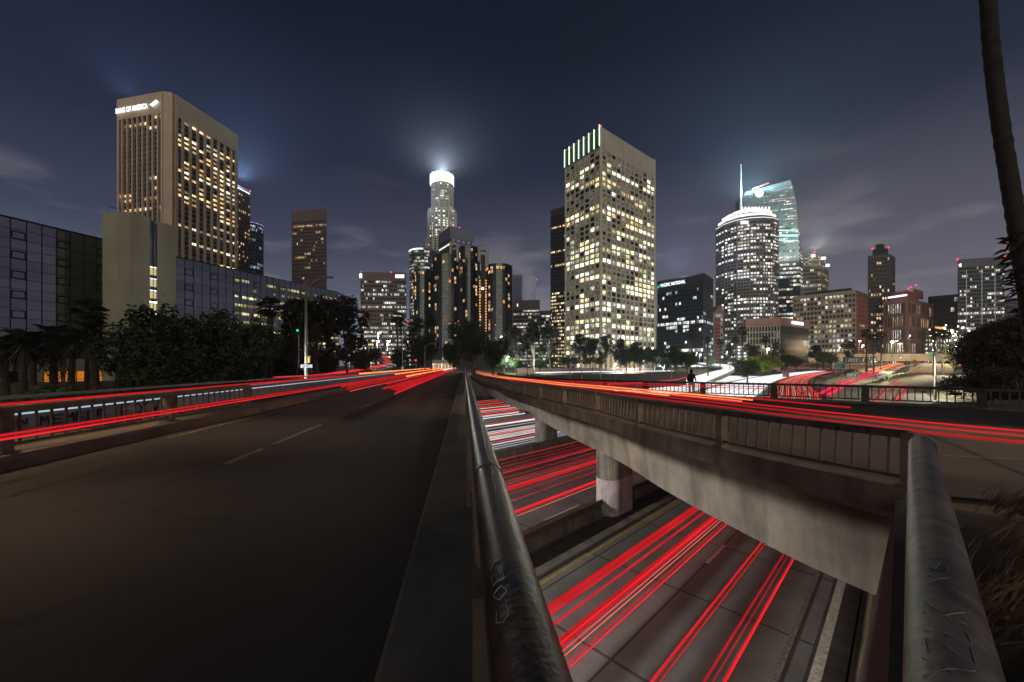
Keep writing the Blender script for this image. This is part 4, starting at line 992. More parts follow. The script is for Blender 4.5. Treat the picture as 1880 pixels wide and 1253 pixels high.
# --- dark blue office with the lit bank name
a, c, b, d, H = corner3((1207, 518), (1291, 502), (1309, 514), 320)
e, _ = poly_tower('office_block', 'dark blue glass office with a bright white name across its top and green glimmers', [a, c, b, d], ZP, H, 'darkgrey', 'glass_blue',
    {0: dict(nb=24, nf=20, pw=.06, sh=.3, dp=.12, ds=.16, lit=lit_fn(31, .16, .12, COOL, 1.5, .7), crown=11), 1: dict(nb=8, nf=20, pw=.06, sh=.3, dp=.12, ds=.16, lit=lit_fn(32, .10, .12, COOL, 1.2, .7), crown=11)}, cat='office building')
u = (c - a).normalized(); n = Vector((u.y, -u.x, 0)); n = n if n.dot(-a) > 0 else -n; Lc = (c - a).length
text_on(e, 'PACIFIC NATIONAL', a + n * .6 + u * (Lc * .09) + Vector((0, 0, H - 5.6)), u, 4.1, M['g_white'], .15, bold=.05, squash=Lc * .63 / 42)
mb = MB(); q = a + n * .6 + u * .6 + Vector((0, 0, H - 6.5)); mb.box(q, (u + zz * .9).normalized(), n, 3.6, .3, 1.4); mb.obj('sign', M['g_gsig'], e)
# --- small peaked building and a brick one
a, b, c, d, H = plan2((1310, 575), (1331, 575), 420, 20)
e, _ = poly_tower('gabled_building', 'small pale building with a pointed gable between two towers', [a, b, c, d], ZP, H, 'beige', 'brown', {0: dict(nb=5, nf=14, pw=.35, sh=.35, dp=.3, ds=.27, lit=lit_fn(33, .4, .1, WHITE, .8), crown=1)}, cat='building')
mb = MB(); m = (a + b) / 2; mb.face([a + Vector((0, -.4, H)), b + Vector((0, -.4, H)), m + Vector((0, -.4, H + 8.5))]); mb.face([a + Vector((0, -.4, H)), m + Vector((0, -.4, H + 8.5)), m + Vector((0, 20, H + 8.5)), a + Vector((0, 20, H))]); mb.face([b + Vector((0, 20, H)), m + Vector((0, 20, H + 8.5)), m + Vector((0, -.4, H + 8.5)), b + Vector((0, -.4, H))]); mb.obj('gable_roof', M['pink'], e)
a, b, c, d, H = plan2((1311, 590), (1322, 590), 380, 20)
poly_tower('brick_building', 'narrow dark red brick block below the pointed gable', [a, b, c, d], ZP, H, 'tile_red', 'tile_red', {0: dict(nb=3, nf=12, pw=.4, sh=.4, dp=.2, ds=.18, lit=lit_fn(34, .1, .0, WARM, .6))}, cat='building')

# --- tall teal tower with spire
Y = 520
def pz(y, Yc=Y): return CAMZ + (HY - y) / F * Yc
eW2 = empty('spire_tower', ((1430 - CX) / F * Y, Y, ZP), 'tallest teal glass tower with a round white logo and a needle spire', 'skyscraper')
levels = [(640, 1384, 1462, 1484), (560, 1386, 1461, 1480), (480, 1389, 1459, 1474), (420, 1391, 1456, 1468), (372, 1392, 1452, 1462), (352, 1393, 1448, 1458)]
mb = MB()
def ringp(lv):
    y, x0, x1, x2 = lv; A = Vector(((x0 - 18 - CX) / F * Y, Y + 12, pz(y))); B = Vector(((x1 - CX) / F * Y, Y - 8, pz(y))); C = Vector(((x2 - CX) / F * (Y + 16), Y + 16, pz(y, Y + 8))); D_ = Vector((A.x + 8, Y + 45, pz(y))); return [A, B, C, D_]
rs = [ringp(l) for l in levels]
top = [rs[-1][0] + Vector((3, 0, 5)), rs[-1][1] + Vector((-4, 0, 12)), rs[-1][2] + Vector((-3, 0, 6)), rs[-1][3] + Vector((0, 0, 5))]
rs.append(top)
for r0, r1 in zip(rs, rs[1:]):
    for k in range(4): mb.face([r0[k], r0[(k + 1) % 4], r1[(k + 1) % 4], r1[k]])
mb.face(rs[-1]); mb.obj('glass_body', M['glass_teal'], eW2)
# floor bands and windows, following the taper
wb = MB(); wins = []; lf = lit_fn(41, .24, .12, WHITE, 1.3, .8, dim=.0, bias=lambda z: 1.5 if z < .5 else .7); nf = 64
def at_level(f, k):
    zt = f * (len(rs) - 1.001); i = int(zt); return rs[i][k].lerp(rs[i + 1][k], zt - i)
for j in range(nf):
    f0_, f1_ = j / nf, (j + .55) / nf
    A, B, C = at_level(f0_, 0), at_level(f0_, 1), at_level(f0_, 2); A1, B1, C1 = at_level(f1_, 0), at_level(f1_, 1), at_level(f1_, 2)
    o_ = Vector((0, -.5, 0))
    for S_, T_, S1, T1, nb_ in ((A, B, A1, B1, 18), (B, C, B1, C1, 6)):
        wb.tube([S_ + o_, T_ + o_], .22, 4)
        for i in range(nb_):
            c = lf(0, j, i, j / nf)
            if max(c) < .02: continue
            wins.append(([S_.lerp(T_, i / nb_) + o_, S_.lerp(T_, (i + .9) / nb_) + o_, S1.lerp(T1, (i + .9) / nb_) + o_, S1.lerp(T1, i / nb_) + o_], c))
for i in range(24):
    for q in range(len(rs) - 1): wb.tube([rs[q][0].lerp(rs[q][1], i / 23) + Vector((0, -.4, 0)), rs[q + 1][0].lerp(rs[q + 1][1], i / 23) + Vector((0, -.4, 0))], .14, 4)
wb.obj('mullions', M['grey'], eW2); put_windows(wins, eW2)
for yy, t_ in ((428, 3.0), (437, 4.5), (446, 2.0)):
    z = pz(yy); mb = MB(); mb.abox((1438 - CX) / F * Y, Y - 9.5, z, 36 / F * Y, .5, t_ * .7); mb.obj('teal_reflection', M['g_teal'], eW2)  # glowing bands stand for the bright teal reflection on the glass
sx = (1368.5 - CX) / F * Y; mb = MB(); mb.tube([Vector((sx, Y + 10, pz(400))), Vector((sx, Y + 10, pz(345))), Vector((sx, Y + 10, pz(297)))], [1.6, 1.2, .35], 8); mb.obj('spire', surf('white_spire', (.75, .75, .75), .5, 0, .05), eW2)
beacon(eW2, [Vector((sx, Y + 10, pz(297))), Vector(((1446 - CX) / F * Y, Y - 4, pz(340)))], .8)
mb = MB(); mb.tube([Vector(((1376 - CX) / F * Y, Y - 6, pz(351))), Vector(((1404 - CX) / F * Y, Y - 8, pz(341.5)))], [.3, 1.1], 6); mb.obj('light_bar', glow('red_strip', (1, .10, .12), 1.3), eW2)
mb = MB(); q = Vector(((1389 - CX) / F * Y, Y - 6, pz(358.5))); mb.tube([q, q + Vector((0, .8, 0))], 5.6, 28); mb.obj('round_logo', M['g_crown'], eW2)
# --- round-shouldered tower with a bright crown in front of it
Y = 420
cx0 = (1376 - CX) / F * Y; poly = [Vector((cx0 + x, Y + y, 0)) for x, y in ((-29.5, 14), (-28.5, -2), (-22, -14), (-12, -20), (0, -22), (12, -20), (22, -14), (28.5, -2), (29.5, 14), (20, 30), (-20, 30))]
litF = lit_fn(42, .36, .22, WHITE, 1.9, .78, dim=.03)
z1 = pz(402, 400)
e, _ = poly_tower('crowned_office_tower', 'pale faceted tower with a blazing white crown, in front of the spire tower', poly, ZP, z1, 'warmgrey', 'glass',
    {k: dict(nb=(3 if k in (0, 7) else 4), nf=46, pw=.22, sh=.42, dp=.4, ds=.45, lit=litF) for k in range(8)})
for sc, za, zb, mt in ((1.005, -2.2, 1.2, 'g_crown'), (.93, .9, 4.0, 'grey'), (.93, 4.0, 6.6, 'g_crown'), (.80, 6.5, 8.6, 'grey'), (.80, 8.6, 11.5, 'g_crown'), (.55, 11.4, 14.6, 'g_crown')):
    mb = MB(); mb.prism([Vector((cx0 + (p.x - cx0) * sc - (1 - sc) * 3, Y + (p.y - Y) * sc, 0)) for p in poly], z1 + za, z1 + zb); mb.obj('crown_tier', M[mt], e)
for k in range(9):
    mb = MB(); mb.abox(cx0 - 16 + k * 3.6, Y - 13, z1 + 13, 1.2, 1.2, 4.6); mb.obj('crown_fin', M['g_crown'], e)
mb = MB(); mb.abox(cx0 - 18, Y - 20.5, z1 - 4, 8, .4, 3.2); mb.obj('sign', M['g_white'], e)
# --- tower with small lit crown
a, c, b, d, H = corner3((1473, 492), (1508, 489), (1521, 497), 450)
e, _ = poly_tower('office_tower', 'beige tower with a small lit stepped top and a yellow-green lamp on its corner', [a, c, b, d], ZP, H, 'beige', 'glass', {0: dict(nb=10, nf=26, pw=.3, sh=.45, dp=.3, ds=.27, lit=lit_fn(43, .3, .12, WHITE, 1.0)), 1: dict(nb=5, nf=26, pw=.3, sh=.45, dp=.3, ds=.27, lit=lit_fn(44, .25, .1, WARM, .8))})
a2, c2, b2, d2, H2 = corner3((1475, 467), (1500, 466), (1516, 473), 452)
poly_tower('', '', [a2, c2, b2, d2], H, H2, 'white_conc', 'glass', {0: dict(nb=7, nf=6, pw=.35, sh=.45, dp=.3, ds=.27, lit=lit_fn(45, .6, .3, WHITE, .8)), 1: dict(nb=5, nf=6, pw=.35, sh=.45, dp=.3, ds=.27, lit=lit_fn(46, .6, .3, WHITE, 1.0))}, parent=e, cap=10)
for x, z_, s in ((-6, H2 - 3, 4), (6, H2 - 6, 5), (11, H + 1, 4)): mb = MB(); mb.abox(c2.x + x, c2.y - 2, z_, s, 1, 3); mb.obj('crown_light', M['g_crown'], e)
beacon(e, [c2 + Vector((-3, 0, H2 + 1))], .8)
# --- long beige gridded office
a, c, b, d, H = corner3((1456, 546), (1572, 533.5), (1592, 540), 370)
e, _ = poly_tower('office_block', 'long beige office grid with a reddish right end, behind the union hall', [a, c, b, d], ZP, H, 'beige', 'glass',
    {0: dict(nb=17, nf=15, pw=.30, sh=.42, dp=.6, ds=.55, lit=lit_fn(51, .30, .12, MIX, .9, .6), crown=2)}, cat='office building')
wb = MB(); wins = []; facade(wb, wins, c, b, ZP, H - 2, 6, 15, .3, .42, .5, .45, lit_fn(52, .15, .02, WARM, .5)); wb.obj('end_wall', M['tile_red'], e); put_windows(wins, e)
mb = MB(); mb.prism([a.lerp(c, .2), a.lerp(c, .93), b.lerp(d, .2), b.lerp(d, .8)], H, H + 3); mb.obj('roof_house', M['darkgrey'], e)
# --- union hall
a, c, b, d, H = corner3((1371, 586), (1432, 583), (1484, 591), 225)
e = empty('office_block', c, 'low dark union hall with a concrete fascia reading CARPENTERS', 'office building')
mb = MB(); mb.prism([a, c, b, d], ZP, H - 4.6); mb.obj('core', M['darkgrey'], e)
ex = lambda p: p + (p - (a + b) / 2) * .03
mb = MB(); mb.prism([ex(p) for p in (a, c, b, d)], H - 4.6, H); mb.obj('fascia', M['pink'], e)
wb = MB(); wins = []; facade(wb, wins, a, c, ZP, H - 4.65, 11, 7, .32, .25, .9, .2, lit_fn(53, .10, .0, COOL, .6)); wb.obj('wall', M['beige'], e); put_windows(wins, e)
wb = MB(); wins = []; facade(wb, wins, c, b, ZP, H - 4.65, 30, 7, .12, .10, .12, .08, lit_fn(54, .03, .0, COOL, .4)); wb.obj('curtain_wall', M['darkgrey'], e); put_windows(wins, e)
u = (b - c).normalized(); n = Vector((u.y, -u.x, 0)); n = n if n.dot(-c) > 0 else -n
text_on(e, 'CARPENTERS', c + (c - (a + b) / 2) * .03 + n * 1.0 + u * ((b - c).length * .32) + Vector((0, 0, H - 3.2)), u, 2.7, M['g_white'], .12, bold=.05, squash=(b - c).length * .46 / 17.5)
# --- dark residential tower
a, c, b, d, H = corner3((1593, 471), (1634, 468), (1643, 474), 400)
e, _ = poly_tower('apartment_tower', 'dark apartment tower with warm scattered rooms and red roof lights', [a, c, b, d], ZP, H, 'darkbrown', 'darkbrown', {0: dict(nb=8, nf=28, pw=.35, sh=.4, dp=.3, ds=.27, lit=lit_fn(61, .13, .0, WARM, 1.3, .5)), 1: dict(nb=3, nf=28, pw=.35, sh=.4, dp=.3, ds=.27, lit=lit_fn(62, .1, .0, WARM, 1.0, .5))})
q0, q1 = a.lerp(c, .22), a.lerp(c, .92); mb = MB(); mb.prism([q0, q1, rad(q1, 12), rad(q0, 12)], H, H + 7); mb.prism([q0.lerp(q1, .2), q0.lerp(q1, .75), rad(q0.lerp(q1, .75), 8), rad(q0.lerp(q1, .2), 8)], H + 7, H + 12); mb.obj('penthouse', M['darkgrey'], e)
mb = MB(); mb.box(q0 + Vector((3, -.5, H + 2)), Vector((1, 0, 0)), Vector((0, 1, 0)), 9, .3, 2.2); mb.obj('window', M['g_amber'], e)
beacon(e, [q0 + Vector((0, 0, H + 7)), q1 + Vector((0, 0, H + 7))], .7)
# --- ornate red building
a, c, b, d, H = corner3((1622, 555), (1664, 549), (1712, 560), 375)
e, _ = poly_tower('brick_building', 'ornate red brick block with pale bands, red roof lights and a white light bar', [a, c, b, d], ZP, H, 'pink', 'tile_red',
    {0: dict(nb=5, nf=5, pw=.28, sh=.28, dp=.5, ds=.7, lit=lit_fn(63, .45, .1, WHITE, 1.1, .6), crown=2), 1: dict(nb=6, nf=5, pw=.28, sh=.28, dp=.5, ds=.7, lit=lit_fn(64, .2, .0, WARM, .8, .6), crown=2)}, cat='building')
wb = MB()
for A_, B_, n_ in ((a, c, 5), (c, b, 6)):
    for i in range(n_):
        for f_ in (.42, .58): p = A_.lerp(B_, (i + f_) / n_); wb.abox(p.x, p.y, (H + ZP) / 2, .45, .9, H - ZP - 2)
wb.obj('pilasters', M['tile_red'], e)
pa, pb = a.lerp(c, .35), c.lerp(b, .45); mb = MB(); mb.prism([pa, c + (pa - a) * .1, pb, rad(pb, 12), rad(pa, 12)], H, H + 8); mb.prism([c.lerp(b, .25), c.lerp(b, .62), rad(c.lerp(b, .62), 8), rad(c.lerp(b, .25), 8)], H + 4, H + 12); mb.obj('roof_house', M['tile_red'], e)
mb = MB(); mb.box(pa + Vector((-4, -1.0, H + 2.2)), (c - a).normalized(), Vector((0, 1, 0)), 16, .4, 1.8); mb.obj('light_bar', M['g_white'], e)
beacon(e, [a + Vector((2, -1, H)), pb + Vector((-8, 0, H + 14.5)), c + Vector((0, -2, H + 9)), c.lerp(b, .3) + Vector((0, -1, H + 15))], .6)
# --- slab behind, tower with oval logo, far right block
a, b, c, d, H = plan2((1704, 546), (1762, 541), 430, 30)
poly_tower('office_tower', 'dim grey slab with pale vertical streaks, left of the oval-logo tower', [a, b, c, d], ZP, H, 'darkgrey', 'grey', {0: dict(nb=18, nf=14, pw=.2, sh=.2, dp=.3, ds=.1, lit=lit_fn(65, .12, .0, WHITE, .7))})
a, b, c, d, H = plan2((1758, 478), (1844, 472), 370, 30)
e, _ = poly_tower('office_tower', 'grey tower with a white oval logo at its upper left corner, at right', [a, b, c, d], ZP, H, 'grey', 'darkgrey', {0: dict(nb=22, nf=27, pw=.14, sh=.45, dp=.25, ds=.3, lit=lit_fn(66, .22, .10, WHITE, 1.1, .7), crown=7)})
mb = MB(); q = a + Vector((3.2, -1.2, H - 5.2)); 
pts = [q + Vector((math.cos(R(t)) * 3.1, 0, math.sin(R(t)) * 1.9)) for t in range(0, 360, 15)]; mb.face(pts); mb.face([p + Vector((0, .3, 0)) for p in pts][::-1]); mb.obj('oval_logo', M['g_crown'], e)
mb = MB()
for k in (3, 9, 14): 
    p = a.lerp(b, k / 18)
    mb.box(p + Vector((0, -.9, 4)), Vector((1, 0, 0)), Vector((0, 1, 0)), .5, .2, H - 14)
mb.obj('light_strip', glow('dim_strip', (.8, .85, .9), .28), e)
beacon(e, [a + Vector((0, 0, H)), b + Vector((0, 0, H))], .8)
a, b, c, d, H = plan2((1842, 548), (1935, 552), 420, 30)
e, _ = poly_tower('office_block', 'low grey block with a lit white logo at the right edge of the skyline', [a, b, c, d], ZP, H, 'grey', 'darkgrey', {0: dict(nb=20, nf=14, pw=.2, sh=.4, dp=.2, ds=.3, lit=lit_fn(67, .12, .05, WHITE, .8))}, cat='office building')
mb = MB(); mb.box(a + Vector((17, -1.2, H - 5)), Vector((1, 0, 0)), Vector((0, 1, 0)), 7, .3, 3); mb.obj('sign', M['g_lav'], e)
# --- low blocks with a clutter of lights
lows = [((1668, 612), (1716, 612), 400, 'low block of shopfront lights just right of the ornate red building'), ((1716, 600), (1762, 603), 380, 'low block with a glowing amber roof line under the oval-logo tower'), ((1750, 612), (1800, 612), 340, 'low block full of tiny lights behind the right-hand trees'),
        ((1560, 618), (1625, 618), 420, 'low dark block between the beige grid office and the dark apartment tower'), ((640, 622), (700, 620), 300, 'low block behind the left-hand trees'), ((1205, 600), (1345, 606), 520, 'low far block behind the dark blue office'), ((700, 604), (770, 606), 420, 'low block below the grey round-cornered tower')]
for i, (l, r_, Y_, lab) in enumerate(lows):
    a, b, c, d, H = plan2(l, r_, Y_, 25)
    e, _ = poly_tower('office_block', lab, [a, b, c, d], ZP, H, 'grey', 'darkgrey', {0: dict(nb=18, nf=8, pw=.3, sh=.5, dp=.2, ds=.3, lit=lit_fn(70 + i, .45, .2, WARM + WHITE, 2.6, .3), crown=1)}, cat='building')
    if i == 1: mb = MB(); mb.box(a + Vector((0, -.8, H - 2)), (b - a).normalized(), Vector((0, 1, 0)), 20, .3, 1.8); mb.obj('light_bar', M['g_amber'], e)
# ------------------------------------------------------------------ trees
def crown(seed, blobs, n, size, flat=.75, droop=0.0):
    """leaf clumps through the volume of several blobs [(x,y,z,rx,rz)]; n leaf quads"""
    rnd = random.Random(seed); mb = MB(); cl = []
    tot = sum(b[3] ** 2 * b[4] for b in blobs)
    for b in blobs:
        k = max(5, int(n / 22 * b[3] ** 2 * b[4] / tot))
        for _ in range(k):
            while True:
                x, y, z = rnd.uniform(-1, 1), rnd.uniform(-1, 1), rnd.uniform(-1, 1); d = x * x + y * y + z * z
                if .30 < d < 1: break
            cl.append((b[0] + x * b[3], b[1] + y * b[3], b[2] + z * b[4], b[3] * rnd.uniform(.16, .34)))
    for cx, cy, cz, cr in cl:
        for _ in range(22):
            x, y, z = rnd.gauss(0, .5) * cr, rnd.gauss(0, .5) * cr, rnd.gauss(0, .38) * cr - droop * cr * abs(rnd.gauss(0, .6))
            p = Vector((cx + x, cy + y, cz + z)); s = size * rnd.uniform(.6, 1.3)
            a = Vector((rnd.uniform(-1, 1), rnd.uniform(-1, 1), rnd.uniform(-.5, .5) - droop)).normalized(); b = a.cross(Vector((rnd.uniform(-1, 1), rnd.uniform(-1, 1), rnd.uniform(-.2, 1)))).normalized()
            mb.face([p - a * s, p - b * s * .45, p + a * s, p + b * s * .45])
    return mb, cl
def limbs(mb, base, targets, r0, rnd, trunk_h, lean=(0, 0)):
    top = Vector((base[0] + lean[0], base[1] + lean[1], base[2] + trunk_h)); b = Vector(base)
    mid = b.lerp(top, .5) + Vector((rnd.uniform(-.1, .1), rnd.uniform(-.1, .1), 0)) * trunk_h * .3
    mb.tube([b, mid, top], [r0, r0 * .8, r0 * .62], 8)
    for t in targets:
        t = Vector(t); m = top.lerp(t, .5) + Vector((0, 0, (t - top).length * .12)); s = b.lerp(top, rnd.uniform(.7, 1.0))
        mb.tube([s, m, t], [r0 * .45, r0 * .3, r0 * .1], 6)
def make_tree(name, label, cat, seed, h, w, style, leafmat, nleaf, lsize, group=None):
    rnd = random.Random(seed); e = empty(name, (0, 0, 0), label, cat, group); blobs = []
    if style == 'round':
        for k in range(9): t = rnd.uniform(0, 6.28); rr = rnd.uniform(.15, .58); blobs.append((math.cos(t) * w * rr, math.sin(t) * w * rr, h * rnd.uniform(.45, .78), w * rnd.uniform(.35, .52), h * rnd.uniform(.17, .25)))
        th = h * .32
    elif style == 'euc':
        for k in range(12): t = rnd.uniform(0, 6.28); f = rnd.uniform(.35, .95); rr = rnd.uniform(.1, .85) * (1.15 - f * .7); blobs.append((math.cos(t) * w * rr, math.sin(t) * w * rr, h * f, w * rnd.uniform(.18, .34), h * rnd.uniform(.07, .12)))
        th = h * .38
    elif style == 'lolly':
        for k in range(5): t = rnd.uniform(0, 6.28); blobs.append((math.cos(t) * w * .35, math.sin(t) * w * .35, h * .72, w * .62, h * .22))
        th = h * .5
    elif style == 'bush':
        for k in range(8): t = rnd.uniform(0, 6.28); rr = rnd.uniform(0, .7); blobs.append((math.cos(t) * w * rr, math.sin(t) * w * rr, h * rnd.uniform(.3, .6), w * rnd.uniform(.28, .4), h * rnd.uniform(.3, .42)))
        th = h * .3
    c, cl = crown(seed, blobs, nleaf, lsize, droop=.5 if style == 'euc' else .1)
    c.obj('crown', leafmat, e)
    m = MB(); limbs(m, (0, 0, -.3), [(b[0], b[1], b[2]) for b in blobs[:10]], w * (.07 if style != 'euc' else .05), rnd, th, (rnd.uniform(-.1, .1) * w, 0)); m.obj('trunk', M['bark'], e, smooth=True)
    return e
def make_palm(name, label, seed, h, kind='fan', skirt=.2, nf=34, group=None, fr=None, tr=.22):
    rnd = random.Random(seed); e = empty(name, (0, 0, 0), label, 'palm tree', group); m = MB()
    fr = fr or 1.5; bend = rnd.uniform(-.03, .03) * h
    n = 14; pts = [Vector((bend * (k / n) ** 2, 0, h * k / n - (.3 if k == 0 else 0))) for k in range(n + 1)]
    m.tube(pts, [tr * (1.25 - .45 * k / n) * (1 + .05 * (k % 2)) for k in range(n + 1)], 9); m.obj('trunk', M['palmbark'], e, smooth=True)
    top = pts[-1]; f = MB()
    for k in range(nf):
        az = rnd.uniform(0, 6.28); el = rnd.uniform(-.9, 1.25); d = Vector((math.cos(az) * math.cos(el), math.sin(az) * math.cos(el), math.sin(el))); s = d.cross(Vector((0, 0, 1))).normalized(); up = s.cross(d)
        if kind == 'fan':
            q = top + d * fr * .55; f.tube([top, q], .02 * fr, 3)
            for j in range(11):
                a = (j - 5) / 5 * 1.15; b = (d * math.cos(a) + s * math.sin(a)).normalized(); t = q + b * fr * .62 + Vector((0, 0, -.16 * fr)); w = s * math.cos(a) * .05 * fr - d * math.sin(a) * .05 * fr
                mid = q.lerp(t, .5) + up * .06 * fr; f.face([q, mid + w, t]); f.face([q, t, mid - w])
        else:
            p0 = top
            for j in range(9):
                t1 = (j + 1) / 9; p1 = top + d * fr * 1.7 * t1 + Vector((0, 0, -fr * .9 * t1 * t1)); f.tube([p0, p1], .018 * fr, 3)
                for sd in (-1, 1):
                    for o_ in (0, .5): r_ = p0.lerp(p1, o_); tip = r_ + s * sd * fr * .36 * (1 - .6 * abs(t1 - .4)) + d * fr * .16 + Vector((0, 0, -.16 * fr)); f.face([r_, r_ + d * fr * .05, tip])
                p0 = p1
    f.obj('crown', M['palm'], e)
    if skirt:
        g = MB()
        for k in range(70):
            az = rnd.uniform(0, 6.28); z = h - rnd.uniform(.02, skirt) * h; r = tr * rnd.uniform(1.4, 3.2) * (1 - (h - z) / h * .6 / max(.05, skirt) * .5); p = Vector((bend * (z / h) ** 2 + math.cos(az) * tr, math.sin(az) * tr, z)); q = p + Vector((math.cos(az) * r, math.sin(az) * r, -rnd.uniform(.4, .9) * fr)); w = Vector((-math.sin(az), math.cos(az), 0)) * .10 * fr
            g.face([p - w, p + w, q])
        g.obj('skirt', M['straw'], e)
    return e
first = {}
def place(proto, kind, loc, label, rz=0, sc=1.0, sz=None):
    if kind not in first: first[kind] = proto; o = proto; o.location = loc; o.rotation_euler = (0, 0, rz); o.scale = (sc, sc, sc); o['label'] = label
    else: o = copy_tree(first[kind], loc, rz, sc, label)
    if sz: o.scale = (sc, sc, sc * sz)
    return o
def at(px, Y, z=ZP): return Vector(((px - CX) / F * Y, Y, z))
random.seed(5)
# prototypes (height given in metres, 1.0 scale)
pr = {}
pr['round'] = make_tree('broadleaf_tree', '', 'tree', 11, 10, 5.2, 'round', M['leaf'], 15000, .20, 'broad dark trees')
pr['euc'] = make_tree('eucalyptus_tree', '', 'tree', 12, 12, 4.6, 'euc', M['leaf_e'], 11000, .17, 'open crowned trees')
pr['euc2'] = make_tree('eucalyptus_tree', '', 'tree', 17, 12, 3.6, 'euc', M['leaf_e'], 8000, .17, 'open crowned trees')
pr['lolly'] = make_tree('round_lawn_tree', '', 'tree', 13, 6, 2.6, 'lolly', M['leaf'], 3500, .16, 'clipped lawn trees')
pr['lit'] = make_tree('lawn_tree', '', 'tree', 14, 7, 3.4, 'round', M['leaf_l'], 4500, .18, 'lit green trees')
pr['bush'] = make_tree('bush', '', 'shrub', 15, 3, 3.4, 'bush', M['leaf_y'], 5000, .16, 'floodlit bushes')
pr['dark'] = make_tree('broadleaf_tree', '', 'tree', 16, 11, 6.0, 'round', M['leaf_b'], 17000, .20, 'brownish trees at the right')
pr['fan'] = make_palm('fan_palm', '', 21, 12, 'fan', .22, 38, 'fan palms', 1.35, .17)
pr['feather'] = make_palm('date_palm', '', 22, 8, 'feather', .1, 34, 'date palms', 1.6, .26)
def T(kind, px, ytop, Y, label, z=ZP, rz=None, hh=None, wx=1.0):
    """place a tree of this kind so that it stands at depth Y and reaches ytop"""
    H0 = {'round': 10, 'euc': 12, 'euc2': 12, 'lolly': 6, 'lit': 7, 'bush': 3, 'dark': 11, 'fan': 13.2, 'feather': 9.4}[kind]
    h = CAMZ + (HY - ytop) / F * Y - z; s = h / H0
    o = place(pr[kind], kind, at(px, Y, z), label, random.uniform(0, 6.28) if rz is None else rz, s)
    if wx != 1.0: o.scale = (s * wx, s * wx, s)
    return o
# left group in front of the mirror blocks (ground there is at freeway level)
T('round', 340, 560, 42, 'huge dark leafy tree in front of the pale stair tower, behind the left railing', z=-6.2, rz=1.0, wx=.82)
T('round', 262, 600, 44, 'dark leafy tree low against the foot of the pale stair tower', z=-6.2, rz=2.2, wx=.6)
T('round', 432, 585, 46, 'dark leafy tree just right of the huge one, below the mirror block', z=-6.2, rz=4.4, wx=.72)
T('euc', 585, 515, 66, 'large open-crowned tree right behind the tall lamp pole', z=-3, rz=.6, wx=1.15)
T('euc2', 640, 560, 72, 'open-crowned tree at the right end of the left-hand grove', z=-3, rz=3.6, wx=1.2)
T('euc2', 545, 545, 60, 'open-crowned tree just left of the tall lamp pole', z=-3, rz=5.6)
T('euc', 690, 632, 120, 'small spreading tree beside the curving side ramp', z=-1, rz=1.6, wx=1.3)
T('round', 660, 640, 95, 'dark low tree on the inner side of the side ramp', z=-2, rz=5.1)
T('round', 600, 640, 78, 'dark low tree behind the street name sign', z=-3, rz=2.1)
T('round', 520, 630, 62, 'dark low tree left of the street name sign', z=-4, rz=3.1)
T('fan', 500, 545, 58, 'shaggy palm with a thick dead-leaf skirt in front of the mirror block', z=-5, rz=.4)
for px, yt, Y, lb in ((158, 548, 48, 'palm with a fan crown before the right end of the dark mirror block'), (176, 585, 44, 'palm standing closest to the foot of the pale stair tower'), (100, 592, 46, 'palm in the middle of the row under the dark mirror block'), (60, 605, 50, 'third palm from the left under the dark mirror block'), (12, 610, 42, 'leftmost palm cut by the photo edge'), (42, 600, 40, 'second palm from the left, thick leaning trunk'), (130, 600, 52, 'palm between the orange lobby windows')):
    T('feather' if px not in (158,) else 'fan', px, yt, Y, lb, z=-6.2)
for px, yt, Y, lb in ((120, 690, 34, 'small dark shrub before the orange windows'), (150, 700, 36, 'small leafy shrub right of the orange windows'), (60, 706, 33, 'small dark shrub at the far left wall')):
    o = T('lit', px, yt, Y, lb, z=-6.2); 
# middle
T('fan', 730, 573, 105, 'tall palm pair member left of the hotel, leaning left', z=-1); T('fan', 737, 582, 112, 'thin palm directly behind the tall left one', z=-1)
T('fan', 768, 584, 92, 'shaggy palm in front of the left hotel cylinder', z=-1); T('fan', 792, 582, 98, 'palm just right of the shaggy one at the hotel foot', z=-1); T('fan', 756, 592, 96, 'short palm between the two palm pairs left of the hotel', z=-1)
T('round', 775, 612, 88, 'dark tree under the hotel palms at the road end', wx=.8); T('round', 735, 640, 100, 'dark tree below the thin palms', wx=.8)
T('round', 870, 588, 92, 'big round dark tree over the far end of the road, in front of the hotel', rz=2.0, wx=.86)
T('round', 905, 622, 84, 'dark tree hanging over the overpass end', rz=4.0, wx=.8)
T('round', 832, 628, 96, 'dark tree left of the big round one above the road end', rz=.7, wx=.7)
T('euc', 980, 578, 120, 'tall airy tree in front of the violet-lit office', rz=1.5, wx=.8)
T('euc2', 1010, 596, 125, 'airy tree in front of the dark slab tower', rz=2.5); T('euc2', 945, 600, 118, 'airy tree right beside the big round dark tree', rz=.5)
T('fan', 968, 632, 100, 'squat palm with a full crown on the lawn', z=-1)
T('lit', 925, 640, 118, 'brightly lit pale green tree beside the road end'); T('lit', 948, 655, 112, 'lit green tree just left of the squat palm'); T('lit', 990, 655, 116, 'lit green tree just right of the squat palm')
for px, yt, rz in ((1063, 612, 1), (1088, 610, 2), (1113, 616, 3), (1140, 622, 4), (1165, 628, 5)): T('euc2' if px != 1088 else 'euc', px, yt, 150, {1063: 'airy tree at the left corner of the gridded tower', 1088: 'fullest airy tree in front of the gridded tower', 1113: 'airy tree in the middle of the gridded tower foot', 1140: 'low airy tree before the lit arcade', 1165: 'rightmost airy tree before the lit arcade'}[px], rz=rz)
for px, lb in ((1035, 'clipped round tree left of the gridded tower'), (1056, 'clipped round tree second along the brown wall'), (1078, 'clipped round tree third along the brown wall'), (1100, 'clipped round tree fourth along the brown wall'), (1010, 'clipped round tree beside the airy trees at left')): T('lolly', px, 655, 140, lb)
